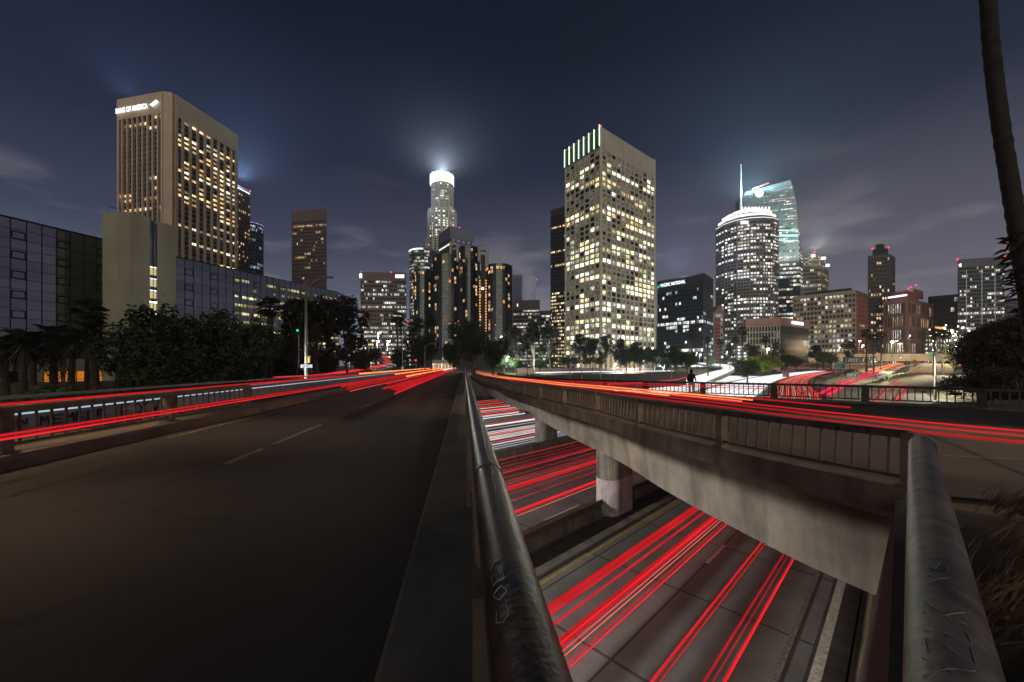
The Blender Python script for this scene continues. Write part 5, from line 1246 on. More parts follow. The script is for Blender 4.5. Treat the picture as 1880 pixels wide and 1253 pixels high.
for px, yt, lb in ((1175, 636, 'dark flat tree crown at the right of the arcade'), (1200, 638, 'dark tree right of the gridded tower'), (1150, 640, 'dark tree half over the lit arcade')): T('round', px, yt, 150, lb, wx=1.1)
T('round', 1242, 636, 120, 'big brownish round tree above the park, before the dark blue office', rz=1.1); T('round', 1262, 648, 112, 'dark tree hanging over the loop ramp start', rz=2.8)
T('lit', 1224, 655, 118, 'floodlit small tree in the park'); T('lit', 1305, 655, 260, 'lit tree behind the loop ramp'); T('lit', 1330, 652, 300, 'lit tree right behind the loop ramp bend')
for px, yt, Y, lb in ((1266, 607, 150, 'tall palm before the dark blue office'), (1300, 618, 175, 'tall thin palm above the loop ramp'), (1362, 600, 200, 'tallest palm before the crowned office tower'), (1350, 618, 215, 'palm just left of the tallest right-hand palm'), (1322, 622, 230, 'short palm between the loop ramp and the pale tower'), (1407, 617, 190, 'palm in front of the union hall'), (1591, 604, 210, 'palm left in the trio before the beige grid office'), (1604, 612, 214, 'palm in the middle of the trio before the beige grid office'), (1618, 610, 222, 'palm right in the trio'), (1714, 603, 150, 'thin palm behind the freeway lamp post'), (1730, 605, 160, 'palm just right of the freeway lamp post')):
    T('fan', px, yt, Y, lb, z=-3)
T('euc', 1385, 625, 195, 'green tree before the left side of the union hall', rz=2); T('euc2', 1340, 630, 220, 'green tree at the foot of the crowned office tower', rz=3); T('euc2', 1425, 628, 205, 'green tree over the yellow lit bushes', rz=4)
T('euc', 1500, 628, 230, 'low tree right of the union hall', rz=1); T('lit', 1512, 640, 225, 'pale trunked lit tree right of the union hall'); T('lit', 1526, 642, 225, 'second pale trunked lit tree, beside the street lamps'); T('euc2', 1560, 625, 240, 'tree behind the street lamps', rz=5)
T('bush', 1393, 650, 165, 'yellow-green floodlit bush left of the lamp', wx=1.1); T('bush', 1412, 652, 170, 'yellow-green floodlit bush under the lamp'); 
T('round', 1440, 652, 180, 'dark hedge-like tree right of the floodlit bushes', rz=3, wx=1.5); T('round', 1462, 655, 185, 'dark low tree on the lower overpass', rz=1, wx=1.4); T('round', 1372, 660, 140, 'dark round tree at the loop ramp bend', z=-5, wx=1.1, rz=2)
# right
for px, yt, Y, z, rz, lb in ((1868, 575, 42, -2.4, .2, 'large brownish tree at the right edge above the embankment'), (1838, 598, 46, -2.4, 1.6, 'brownish tree left of the large one at the right edge'), (1812, 610, 55, -2.6, 3.0, 'leftmost brownish tree on the right embankment'), (1905, 560, 36, -2.2, 4.4, 'brownish tree cut by the right edge')):
    T('dark', px, yt, Y, lb, z=z, rz=rz)
T('dark', 1830, 668, 40, 'low dark shrub mass under the right-hand trees', z=-3.4, rz=5, wx=1.7); T('dark', 1872, 672, 34, 'low dark shrub mass at the right edge behind the far railing', z=-3.2, rz=2, wx=1.7)
# agave-like spiky plants on the embankment
def spiky(loc, s, label):
    rnd = random.Random(int(loc.x * 7)); mb = MB()
    for k in range(60):
        az = rnd.uniform(0, 6.28); el = rnd.uniform(.1, 1.3); d = Vector((math.cos(az) * math.cos(el), math.sin(az) * math.cos(el), math.sin(el))); w = d.cross(Vector((0, 0, 1))).normalized() * .05 * s
        mb.face([loc - w, loc + w, loc + d * s * rnd.uniform(.7, 1.1)])
    o = mb.obj('spiky_plant', surf('blue_green_blades', (.06, .09, .075), .6)); tag(o, label, 'plant', 'spiky plants on the embankment')
spiky(P(1835, 726, 27), 1.1, 'spiky blue-green plant behind the far railing, left of two'); spiky(P(1872, 722, 25), 1.2, 'spiky blue-green plant behind the far railing at the right edge')

# near palm trunk on the right, top out of frame
e = empty('palm_trunk', P(1925, 800, 12), 'thin curving palm trunk with ragged dead fronds, crossing the sky at the right edge', 'palm tree')
pp = catmull([P(1798, -150, 12.6), P(1812, -20, 12.5), P(1821, 100, 12.4), P(1838, 235, 12.3), P(1858, 360, 12.2), P(1876, 470, 12.1), P(1893, 580, 12), P(1925, 805, 12)], n=14)
mb = MB(); mb.tube(pp, [.185 + .035 * k / len(pp) + (.012 if k % 3 == 0 else 0) + .006 * math.sin(k * 1.7) for k in range(len(pp))], 14); mb.obj('trunk', M['palmbark_k'], e, smooth=True)
mb = MB(); rnd = random.Random(3)
for k in range(230):
    f = rnd.uniform(.66, .86); q = pp[int(f * len(pp))]; az = rnd.uniform(0, 6.28); r = Vector((math.cos(az), math.sin(az), 0)); o_ = q + r * .2; L = rnd.uniform(.15, .62)
    tip = o_ + r * L * rnd.uniform(.4, 1) + Vector((0, 0, rnd.uniform(-.35, .12))); w = Vector((-r.y, r.x, 0)) * .06; mid = o_.lerp(tip, .5) + Vector((0, 0, .06)); mb.face([o_ - w, o_ + w, mid + w * .8]); mb.face([o_ - w, mid + w * .8, tip]); 
mb.obj('dead_fronds', M['straw'], e)
mb = MB()
for k in range(26):
    az = rnd.uniform(0, 6.28); q = P(1798, -190, 12.6); d = Vector((math.cos(az), math.sin(az), rnd.uniform(-.3, .9))).normalized()
    mb.tube([q, q + d * 1.1, q + d * 2.0 + Vector((0, 0, -.5))], [.02, .015, .004], 4)
    for j in range(9):
        a = (j - 4) * .2; s = d.cross(Vector((0, 0, 1))).normalized(); b = d * math.cos(a) + s * math.sin(a); mb.face([q + d * 1.1, q + d * 1.1 + b * .5 + s * .05, q + d * 1.1 + b * 1.1 + Vector((0, 0, -.3))])
mb.obj('crown', M['palm'], e)
# dry grass on the bank at the lower right
mb = MB(); rnd = random.Random(8)
def blade(b, h, r, th=.0022):
    az = rnd.uniform(-2.3, .75); l = rnd.uniform(.2, .9) * h; d = Vector((math.cos(az), math.sin(az), 0)); w = Vector((-d.y, d.x, 0)) * th
    m = b + d * l * .4 + Vector((0, 0, h * .7)); t = b + d * l + Vector((0, 0, h)); mb.face([b - w, b + w, m]); mb.face([b - w * .3 + (m - b) * .9, m + w * .5, t])
for k in range(9500):
    s = rnd.uniform(.9, 6.0); a = abs(rnd.gauss(0, 1)) * 1.2 + .5
    p = PB(s, a, -.40)
    if p.x > 6.5 and p.y > 5.6: continue
    blade(p, rnd.uniform(.08, .42), 1)
for k in range(700):
    c = rnd.choice([Vector((3.1, 2.55, -.38)), Vector((2.6, 1.7, -.38)), Vector((4.2, 3.2, -.38)), Vector((5.6, 4.3, -.38))]); blade(c + Vector((rnd.gauss(0, .12), rnd.gauss(0, .12), 0)), rnd.uniform(.35, .75), 1, .0018)
o = mb.obj('dry_grass', surf('dry_grass_blades', (.14, .095, .048), .85, 0, .4, 3)); tag(o, 'dry straw-coloured grass on the dark bank right of the short pipe handrail', 'grass', kind='stuff')
# a wispy weed in the gutter of the empty road
mb = MB(); q = LB(1.42, -.5, 0); mb.tube([q, q + Vector((-.02, .02, .07)), q + Vector((-.05, .05, .13)), q + Vector((-.03, .10, .19))], [.0018, .0016, .0012, .0006], 4); mb.tube([q, q + Vector((-.09, -.02, .04)), q + Vector((-.12, -.06, .03))], [.0016, .001, .0006], 4); tag(mb.obj('weed', M['straw']), 'single thin dry weed growing from the gutter of the empty road', 'weed')
pos = ['first', 'second', 'third', 'fourth', 'fifth', 'sixth', 'seventh', 'eighth', 'ninth', 'tenth', 'eleventh', 'twelfth', 'thirteenth', 'fourteenth', 'fifteenth', 'sixteenth', 'seventeenth', 'eighteenth', 'nineteenth', 'twentieth']
# ------------------------------------------------------------------ light left by passing cars
TM = {'cool': trail_mat('wall_fill_glow', (.62, .78, .92), .6, True), 'veil': trail_mat('trail_veil', (1, .02, .03), .45, solid=.14), 'red': trail_mat('trail_red', (1, .012, .022), .72, True), 'redfar': trail_mat('trail_red_far', (1, .06, .07), 1.0), 'pink': trail_mat('trail_pink', (1, .12, .15), .9), 'faint': trail_mat('trail_faint_red', (1, .02, .025), .5, solid=.35),
      'mid': trail_mat('trail_mid_red', (1, .02, .03), .8, solid=.55), 'amber': trail_mat('trail_amber', (1, .27, .075), 1.7), 'white': trail_mat('trail_white', (.95, .97, 1), 1.2, True), 'pale': trail_mat('trail_pale', (.85, .72, .74), .8), 'wfaint': trail_mat('trail_faint_white', (.8, .85, .95), .5, solid=.5), 'magenta': trail_mat('trail_magenta', (1, .02, .10), 1.0), 'orange': trail_mat('trail_orange', (1, .20, .09), 1.1), 'hot': trail_mat('trail_hot', (1, .022, .035), 1.1, True)}
CN = {'cool': 'cool white', 'red': 'red', 'redfar': 'red', 'pink': 'pinkish red', 'faint': 'faint red', 'mid': 'soft red', 'amber': 'amber', 'white': 'white', 'pale': 'pale pink', 'wfaint': 'faint white', 'magenta': 'magenta', 'orange': 'orange', 'hot': 'bright red'}
def trail(pts, r, mat, label, group, n=6, cat='light trail'):
    near = min(Vector(p).length for p in pts) < 26 and r > .015 and mat in ('red', 'hot', 'mid', 'pink')
    mb = MB()
    if near:      # a lamp drags many fine lines: bright core filaments inside a faint sheath
        rq = random.Random(len(label) + int(r * 1e4)); d = (Vector(pts[-1]) - Vector(pts[0])).normalized(); sd = Vector((d.y, -d.x, 0))
        for k in range(6):
            o = sd * rq.uniform(-.85, .85) * r + Vector((0, 0, rq.uniform(-.7, .7) * r)); a = rq.choice((0, 0, rq.uniform(0, .25))); i0 = int(a * len(pts))
            q = [Vector(p) + o for p in pts][i0:]
            if len(q) > 1: mb.tube(q, r * rq.choice((.14, .22, .34, .46)), 5, rq.choice((0, 0, 1)))
        mb.tube(pts, r * .95, 8, 1); mb.tube(pts, r * 1.35, 8, 2)
        o = mb.obj('light_trail', [TM[mat], TM['faint'], TM['veil']]); tag(o, label, cat, group); return o
    mb.tube(pts, r, n); o = mb.obj('light_trail', TM[mat]); tag(o, label, cat, group); return o
def lbt(a, z, s0, s1, r, mat, label, dz=0):
    ss = [s0 + (s1 - s0) * (k / 24) ** 1.4 for k in range(25)]
    trail([LB(s, a, z + lz(s)) for s in ss], r, mat, label, 'tail light trails on the left road')
lbt(-9.2, .86, -10, 150, .024, 'red', 'long red trail skimming the top of the left railing and parapet wall')
lbt(-9.2, .80, -10, 150, .018, 'pink', 'thin pinkish trail just under the one skimming the left railing')
lbt(-10.5, .50, -10, 60, .03, 'cool', 'thin white trail along the parapet wall, seen through the left railing')  # glowing tube added for the lit handrail and to brighten the wall
lbt(-6.15, .66, -6, 150, .018, 'hot', 'lowest bright red trail crossing in front of the left railing balusters')
lbt(-6.75, .62, -6, 150, .020, 'mid', 'soft red trail passing behind the left railing balusters')
lbt(-5.35, .72, 17.5, 150, .04, 'red', 'thick red trail that begins abruptly in the middle of the left road')
lbt(-5.0, .52, 17.5, 150, .03, 'pink', 'lower pinkish trail that begins abruptly in the middle of the left road')
for k in range(6): lbt(-5.2 + k * .03, .56 + k * .03, 17.5, 110, .012, 'faint', 'faint thin red line between the two abruptly starting trails, %s from the left' % pos[k])
lbt(-2.75, .86, 13.5, 150, .035, 'red', 'upper red trail starting nearest the camera in the right lane')
lbt(-2.45, .64, 14.0, 150, .030, 'hot', 'lower bright red trail starting nearest the camera in the right lane')
for k in range(7): lbt(-2.70 + k * .035, .83 - k * .028, 14.2 + .1 * k, 120, .017, 'mid', 'soft red line in the wedge between the two nearest trails, %s from the top' % pos[k])
lbt(-8.9, .92, 34, 150, .07, 'amber', 'amber trail far along the left road, above the red ones'); lbt(-6.3, .84, 36, 150, .06, 'amber', 'second amber trail far along the left road')
lbt(-4.4, .80, 30, 150, .06, 'amber', 'third amber trail far along the left road'); lbt(-3.2, .9, 60, 150, .09, 'white', 'short white glare trail at the very end of the left road')
lbt(-3.9, .7, 20, 150, .03, 'red', 'red trail in the middle of the left road, between the pairs')
def path_trail(pl, off, z, r, mat, label, group, i0=0, i1=None):
    o = offs(pl, off, z); trail(o[i0:i1], r, mat, label, group)
ext = catmull([Vector((13.5, .2, -.33)), Vector((8.9, 3.4, -.30))] + [Vector(p) for p in NR], n=4)
TRB = 'tail light trails on the overpass'
base = catmull([Vector((14.5, 1.5, -.33)), Vector((11.1, 4.4, -.32)), Vector((8.9, 6.9, -.31)), Vector((7.95, 9.0, -.31)), Vector((6.9, 13, -.33)), Vector((4.7, 20, -.36)), Vector((3.2, 25, -.42)), Vector((1.2, 34, -.5)), Vector((-1.5, 48, -.68)), Vector((-4.2, 63, -.72)), Vector((-6.6, 80, -.75)), Vector((-9.5, 105, -.8))], n=8)
for off, z, r, mt, lab, i0, i1 in ((0, .80, .019, 'hot', 'brightest red trail sweeping across the overpass to the right edge', 0, None), (-.9, .72, .017, 'red', 'lower red trail along the near side of the overpass', 0, None), (-.45, .76, .012, 'mid', 'middle red trail between the two brightest on the overpass', 0, None),
        (.02, .735, .011, 'faint', 'soft red trail just below the brightest one on the overpass', 0, None), (1.3, .84, .022, 'red', 'upper red trail along the overpass, fading before the right edge', 26, None), (-.7, .66, .012, 'faint', 'soft lowest red trail along the near railing', 0, None),
        (.2, .90, .022, 'amber', 'yellow trail along the far half of the overpass', 30, None), (-.5, .84, .02, 'amber', 'second yellow trail along the far half of the overpass', 34, None), (-.2, .87, .022, 'orange', 'orange trail between the yellow ones on the far overpass', 30, None)):
    path_trail(base, off, z, r, mt, lab, TRB, i0, i1)
fb = catmull([Vector((14, 21, -.33)), Vector((10.5, 24.0, -.36)), Vector((7.8, 27.4, -.42)), Vector((5.2, 32.5, -.5)), Vector((2.6, 38.5, -.6)), Vector((.2, 48, -.66)), Vector((-2.5, 63, -.72)), Vector((-4.5, 80, -.75))], n=6)
path_trail(fb, -.2, .80, .028, 'red', 'thin red trail along the far railing of the overpass', TRB); path_trail(fb, -1.2, .74, .02, 'mid', 'soft red trail beside the far railing of the overpass', TRB)
# freeway trails: (p, z, r, colour)
LANE = {}
def fwt(p, z, r, mat, label, t0=-12, t1=560, group='tail light trails on the freeway'):
    ts = [t for t in [t0] + [x for x in FTS if t0 < x < t1] + [t1]]
    trail([FW(p, t, ZF + z) for t in ts], r, mat, label, group)
for p, z, r, m_, lab in ((-7.25, .85, .06, 'red', 'wide red trail, leftmost in the two nearest freeway lanes'), (-7.12, .80, .05, 'mid', 'soft red trail touching the wide leftmost one'), (-7.38, .80, .045, 'mid', 'soft red trail on the left edge of the wide leftmost one'), (-6.72, .85, .03, 'red', 'thin red trail beside the wide leftmost one in the nearest lanes'),
        (-6.08, .85, .055, 'hot', 'brightest thick red trail in the nearest freeway lanes'), (-6.20, .88, .045, 'red', 'red trail pressed against the brightest thick one on its left'), (-5.97, .80, .02, 'pink', 'thin pinkish line on the right edge of the brightest thick trail'), (-5.72, .95, .010, 'orange', 'hair-thin orange line right of the brightest trail'), (-5.66, .80, .03, 'faint', 'faint red line between the pair of the nearest left lane'), (-5.50, .85, .026, 'hot', 'sharp red trail right of the hair-thin orange line'),
        (-3.95, .85, .034, 'hot', 'red trail in the right lane, left of its pair'), (-3.86, .78, .018, 'mid', 'thin soft red line beside the left trail of the right lane'), (-3.12, .85, .022, 'mid', 'soft red trail, middle of the right lane'), (-3.0, .8, .02, 'faint', 'faint red line just right of the middle of the right lane'), (-2.80, .85, .038, 'hot', 'rightmost bright red trail on the nearest freeway lane')):
    fwt(p, z, r, m_, lab, -14, 62)
rnd = random.Random(77)
mid_l = [(-13.2, .055, 'hot'), (-13.05, .03, 'mid'), (-12.75, .012, 'orange'), (-14.4, .03, 'faint'), (-15.2, .02, 'mid'), (-15.75, .045, 'red'), (-15.95, .055, 'hot'), (-16.15, .03, 'pink'), (-16.6, .04, 'faint'), (-17.0, .02, 'mid'), (-17.6, .03, 'faint'), (-18.5, .035, 'hot'), (-18.9, .02, 'mid'), (-19.6, .03, 'faint'), (-20.3, .02, 'faint'), (-21.2, .03, 'mid')]
for k, (p, r, m_) in enumerate(mid_l):
    fwt(p, .85, r, m_, '%s trail, %s of those between the two nearest barriers' % (CN[m_], pos[k]), -14, 560)
far = [(-24.9, 'wfaint', .05), (-25.6, 'wfaint', .05), (-26.4, 'pale', .06), (-27.2, 'redfar', .03), (-28.2, 'pale', .06), (-28.8, 'pale', .05), (-29.4, 'pale', .06), (-30.2, 'orange', .05), (-30.9, 'pale', .06), (-31.6, 'pale', .05), (-33.2, 'wfaint', .06), (-34.6, 'pale', .06), (-35.1, 'white', .05), (-36.0, 'redfar', .03)]
for k, (p, m_, r) in enumerate(far):
    fwt(p, .66, r, m_, '%s headlight trail, %s beyond the tall barrier' % (CN[m_], pos[k]), -14, 75, 'headlight trails on the freeway')
far2 = [(-40.0, 'white', .05), (-41.6, 'pale', .10), (-42.4, 'redfar', .05), (-43.8, 'pink', .05), (-45.2, 'wfaint', .07), (-46.6, 'amber', .05), (-47.3, 'redfar', .05), (-49.4, 'pale', .07), (-51.5, 'redfar', .06), (-54.5, 'orange', .05), (-57.5, 'redfar', .07), (-60, 'pink', .04)]
for k, (p, m_, r) in enumerate(far2):
    fwt(p, .70, r, m_, '%s trail, %s beyond the pale barrier at the third column' % (CN[m_], pos[k]), -14, 75, 'light trails on the farthest lanes')
# beyond the overpass the far half is one sheet of headlights, the near half of tail lights
for k in range(46):
    p = -24.2 - k * .30; fwt(p, .66, .09, 'white' if k % 7 else 'wfaint', 'white headlight trail in the dense white band beyond the overpass', 75, 640, 'dense white headlight trails beyond the overpass')
for k in range(24):
    p = -40 - k * .8; fwt(p, .66, .09, 'white' if k % 3 else 'pale', 'white headlight trail on the farthest lanes beyond the overpass', 75, 300, 'white headlight trails on the farthest lanes')
for k in range(22):
    p = -12.2 - k * .46; mt = ['redfar', 'orange', 'pink', 'redfar', 'pale', 'orange'][k % 6]; fwt(p, .8, .07, mt, '%s trail in the red band beyond the overpass' % CN[mt], 75, 560, '%s trails in the red band beyond the overpass' % CN[mt])
def between(a, b, f, z): return [p.lerp(q, f) + Vector((0, 0, z)) for p, q in zip(a, b)]
for f, m_, r, lab in ((.40, 'magenta', .22, 'left magenta trail climbing the ramp'), (.47, 'magenta', .16, 'thin magenta trail climbing the ramp beside the left one'), (.62, 'magenta', .24, 'right magenta trail climbing the ramp'), (.69, 'redfar', .14, 'red trail on the right edge of the magenta pair'), (.25, 'faint', .1, 'faint red trail on the left of the climbing ramp')):
    trail(between(raA, raB, f, .9), r, m_, lab, 'trails on the climbing ramp')
for f in (.42, .64): trail(between(raA, raB, f, 1.0)[len(raA) // 2:], .26, 'amber', 'yellow glare over the crest of the climbing ramp, %s' % ('left' if f < .5 else 'right'), 'trails on the climbing ramp')
for f, m_, r, lab in ((.28, 'mid', .12, 'soft red trail on the left lane of the exit road'), (.36, 'redfar', .10, 'red trail on the left lane of the exit road'), (.60, 'redfar', .13, 'red trail on the right lane of the exit road'), (.66, 'mid', .11, 'soft red trail on the right lane of the exit road'), (.50, 'orange', .05, 'thin orange trail in the middle of the exit road')):
    trail(between(exA, exB, f, .8)[: int(len(exA) * .72)], r, m_, lab, 'trails on the exit road')
for f in (.06, .5, .95):
    mb = MB(); pl = between(exA, exB, f, .012); q = between(exA, exB, f + .012, .012); mb.strip(pl, q); tag(mb.obj('road_marking', M['mark']), kind='structure')
for k in range(22):
    f = .08 + k * .037; trail(between(loA, loB, f, .65), .17, 'white', 'white headlight trail sweeping round the loop ramp', 'white headlight trails on the loop ramp')
for k in range(7): trail(between(lrA, lrB, .35 + k * .07, .8), .06, 'redfar' if k % 2 else 'red', 'red tail light trail curling up the side ramp at left', 'red trails on the side ramp')
# street running behind the near lawn: a white band
sA = [Vector(((px - CX) / F * y, y, -.25)) for px, y in ((985, 97), (1060, 108), (1130, 116), (1200, 123), (1236, 128))]
for k in range(6): trail([p + Vector((0, k * .6, .0)) for p in catmull(sA, n=5)], .11, 'white', 'white headlight trail along the street before the brown wall', 'white headlight trails on the park street')
for k, z in enumerate((0, .25)): trail([P(1100, 708 - k * 2, 62), P(1180, 703 - k, 72), P(1240, 698.5 - k, 84), P(1262, 693 - k, 95)], .04, 'redfar', ('lower' if k == 0 else 'upper') + ' thin red trail behind the far railing, left of the person', 'thin red trails behind the far railing')
# queue under the overpass at right
for k in range(3): trail(catmull([P(1752 + k * 7, 663, 300), P(1758 + k * 7, 668, 290), P(1764 + k * 5, 671, 270), P(1760 + k * 6, 677, 255)], n=5), .22, 'hot', ('left', 'middle', 'right')[k] + ' red squiggle of tail lights beyond the exit road', 'red squiggles beyond the exit road')

# ------------------------------------------------------------------ walls and street behind the overpass
mb = MB(); wl = catmull([Vector(((px - CX) / F * y, y, -.3)) for px, y in ((950, 132), (1040, 145), (1120, 158), (1200, 175))], n=4); mb.strip([p + Vector((0, 0, -1.6)) for p in wl], [p + Vector((0, 0, .9)) for p in wl]); mb.strip([p + Vector((0, 0, .9)) for p in wl], [p + Vector((0, .5, .9)) for p in wl]); mb.strip([p + Vector((0, .5, .9)) for p in wl], [p + Vector((0, .5, -1.6)) for p in wl])
tag(mb.obj('brown_wall', M['pink']), 'long low brown wall curving along the park below the gridded tower', 'wall')
mb = MB(); wl = [P(905, 702, 82), P(980, 699, 92), P(1060, 697, 100), P(1180, 693, 112), P(1260, 689, 125)]; mb.strip([p + Vector((0, 0, -3.4)) for p in wl], [p + Vector((0, 0, 1.2)) for p in wl]); mb.strip([p + Vector((0, 0, 1.2)) for p in wl], [p + Vector((0, .4, 1.2)) for p in wl])
tag(mb.obj('retaining_wall', M['conc_dark']), 'dark retaining wall with slim light poles along the far freeway bank', 'wall')
mb = MB(); mb.strip([P(1130, 686, 172), P(1180, 686, 172), P(1240, 690, 150)], [P(1130, 681, 215), P(1200, 680, 225), P(1262, 683, 200)]); mb.v = [(x, y, ZP + .15) for x, y, z in mb.v]
tag(mb.obj('lawn', surf('lawn_grass', (.05, .075, .02), .95, 0, .3, .4)), kind='structure')

# ------------------------------------------------------------------ lamps and signs
def lamp_light(o, p, energy, col, r=.25):
    l = bpy.data.lights.new('lamp_light', 'POINT'); l.energy = energy; l.color = col; l.shadow_soft_size = r; l.specular_factor = .25; q = bpy.data.objects.new('lamp_light', l); COL.objects.link(q); q.location = p; q.parent = o; q.matrix_parent_inverse = Matrix.Translation(-o.location)
def spot(o, p, energy, col, aim, ang=118, blend=.6):
    l = bpy.data.lights.new('lamp_light', 'SPOT'); l.energy = energy; l.color = col; l.shadow_soft_size = .3; l.specular_factor = .5; l.spot_size = R(ang); l.spot_blend = blend; q = bpy.data.objects.new('lamp_light', l); COL.objects.link(q)
    q.location = p; q.rotation_euler = (Vector(aim) - p).to_track_quat('-Z', 'Y').to_euler(); q.parent = o; q.matrix_parent_inverse = Matrix.Translation(-o.location)
def street_lamp(base, h, arm, label, bulb=None, energy=0, col=(1, .62, .28), r=.11, mat='pole_g', group=None, br=.30):
    """arm: horizontal vector to the lamp head"""
    e = empty('street_lamp', base, label, 'street lamp', group); top = base + Vector((0, 0, h)); arm = Vector(arm); L = arm.length
    mb = MB(); mb.tube([base - Vector((0, 0, .2)), base + Vector((0, 0, h * .5)), top], [r * 1.25, r, r * .7], 10); mb.tube([base, base + Vector((0, 0, .5))], r * 1.7, 10); mb.obj('pole', M[mat], e, smooth=True)
    hd = top + arm + Vector((0, 0, L * .22))
    if L > .1: mb = MB(); mb.tube([top - Vector((0, 0, .9)), top + arm * .3 + Vector((0, 0, -.35 + L * .14)), top + arm * .65 + Vector((0, 0, L * .16)), hd], r * .45, 8); mb.obj('arm', M[mat], e, smooth=True)
    d = arm.normalized() if L > .1 else Vector((1, 0, 0)); n = Vector((-d.y, d.x, 0))
    mb = MB(); mb.box(hd - n * .16 - d * .2 + Vector((0, 0, -.02)), d, n, .75, .32, .14); mb.obj('lamp_head', M['grey'], e)
    if bulb: mb = MB(); mb.tube([hd + d * .18 + Vector((0, 0, -.04 - br)), hd + d * .18 + Vector((0, 0, -.04))], [br * .7, br], 10); mb.obj('bulb', M[bulb], e)
    if energy: lamp_light(e, hd + d * .18 + Vector((0, 0, -.6 - br)), energy * (3.0 if base.y > 20 else 1), col, max(.2, br))
    return e
b = LB(27.0, -12.2, -.5); topz = CAMZ + (HY - 522) / F * b.y
b = Vector(((562 - CX) / F * 31, 31, -.6)); lp = street_lamp(b, CAMZ + (HY - 516) / F * 31 + .6, (1.45, .3, 0), 'tall pale olive lamp pole with a curved arm beside the left road', mat='pole', r=.115)
# street name blade and pedestrian signal on that pole
mb = MB(); q = P(562, 672.5, 30.8); mb.box(q + Vector((-.45, 0, -.13)), Vector((1, 0, 0)), Vector((0, 1, 0)), .95, .03, .26); bl = mb.obj('street_name_sign', surf('aged_sign', (.24, .26, .32), .7), lp)
scrawl('WFIITH', lambda x, y: q + Vector((-.38 + x, -.012, -.06 + y)), .09, .10, .04, .009, M['graffiti'], lp, 'street_name_letters') if False else scrawl('WFTX', lambda x, y: q + Vector((-.30 + x, -.012, -.06 + y)), .10, .10, .05, .009, M['graffiti'], lp, 'street_name_letters')
mb = MB(); mb.abox(q.x + .18, q.y + .1, q.z + .5, .14, .14, .5); mb.obj('signal_box', M['sign_yellow'], lp)
for px, yt, yb, Y, arm, lab in ((739, 622, 690, 72, (1.2, 0, 0), 'slim grey pole carrying a small sign, left of the hotel palms'), (780, 634, 688, 84, (1.3, .2, 0), 'slim lamp pole with a short arm, in front of the hotel palms')):
    bb = P(px, yb, Y); street_lamp(bb, (yb - yt) / F * Y, arm, lab, mat='pole_g', r=.09)
mb = MB(); q = P(739, 676, 71.8); mb.abox(q.x, q.y, q.z, .45, .04, .55); tag(mb.obj('small_sign', M['sign_white']), 'small white plate on the slim pole left of the hotel palms', 'sign')
def diamond(px, py, Y, s, label, mat='sign_yellow', post=True):
    q = P(px, py, Y); e = empty('warning_sign', q, label, 'sign', 'yellow warning signs'); mb = MB(); pts = [q + Vector((s, 0, 0)), q + Vector((0, 0, s)), q + Vector((-s, 0, 0)), q + Vector((0, 0, -s))]
    mb.face(pts[::-1]); mb.face([p + Vector((0, .06, 0)) for p in pts]); mb.obj('plate', M[mat], e)
    mb = MB(); mb.box(q + Vector((-s * .09, -.03, -s * .45)), Vector((1, 0, 0)), Vector((0, 1, 0)), s * .18, .02, s * .7); mb.face([q + Vector((-s * .35, -.03, s * .2)), q + Vector((s * .35, -.03, s * .2)), q + Vector((0, -.03, s * .6))]); mb.obj('arrow', M['black'], e)
    mb = MB(); mb.tube([q + Vector((0, .1, s * .5)), q + Vector((0, .1, -s * 2.6))], s * .08, 6); mb.obj('post', M['pole_g'], e)
diamond(686, 678, 62, .46, 'small yellow diamond sign beside the side ramp at left'); diamond(1573, 682, 150, 1.1, 'yellow diamond sign with an arrow right of the green exit sign'); diamond(1679, 663.5, 230, 1.5, 'yellow diamond sign at the gore below the overpass'); diamond(1526, 660, 230, .9, 'thin yellow sign before the lower overpass')
def green_sign(px0, py0, px1, py1, Y, lines, label, legs=True, mat='sign_green', lit=0):
    a = P(px0, py0, Y); b = P(px1, py1, Y); w = b.x - a.x; h = a.z - b.z; e = empty('road_sign', Vector((a.x, Y, b.z)), label, 'road sign')
    mb = MB(); mb.box(Vector((a.x, Y, b.z)), Vector((1, 0, 0)), Vector((0, 1, 0)), w, .1, h); mb.obj('border', M['sign_white'], e)
    mb = MB(); g = h * .05; mb.box(Vector((a.x + g, Y - .02, b.z + g)), Vector((1, 0, 0)), Vector((0, 1, 0)), w - 2 * g, .02, h - 2 * g); mb.obj('plate', surf('green_reflective', (0, .19, .11) if not lit else (0, .42, .22), .5, 0, .05), e)  # lit signs carry their light in a brighter base green
    for k, t in enumerate(lines): text_on(e, t, Vector((a.x + w * .08, Y - .03, a.z - h * (k + .9) / (len(lines) + .25))), Vector((1, 0, 0)), h / (len(lines) + .3) * .95, M['sign_white'], .01, 'letters', squash=min(1, w * .84 / (len(t) * h / (len(lines) + .3) * .58)))
    if legs:
        for f in (.2, .8): mb = MB(); x = a.x + w * f; mb.tube([Vector((x, Y + .2, b.z + h * .6)), Vector((x, Y + .2, b.z - h * 1.4))], .09, 6); mb.obj('leg', M['pole_g'], e)
    return e
green_sign(1531, 667, 1552, 677.5, 140, ['EXIT ONLY', '5th & 6th', '1/4 MILE'], 'green exit sign with three text lines over the white lanes'); green_sign(1556, 686, 1577, 693, 120, ['EXIT 3B'], 'dark low sign panel right of the exit sign', mat='black')
green_sign(1750, 643, 1777, 652, 284.2, ['WILSHIRE', 'BLVD'], 'large bright green overhead sign on the upper overpass', False, lit=1); green_sign(1704, 647, 1717, 653.5, 284.2, ['6th ST'], 'small bright green sign left of the lamp post on the overpass', False, lit=1)
green_sign(1751, 680, 1775, 687.5, 110, ['DOWNTOWN', '3rd STREET'], 'dark green sign on two legs beside the exit road')
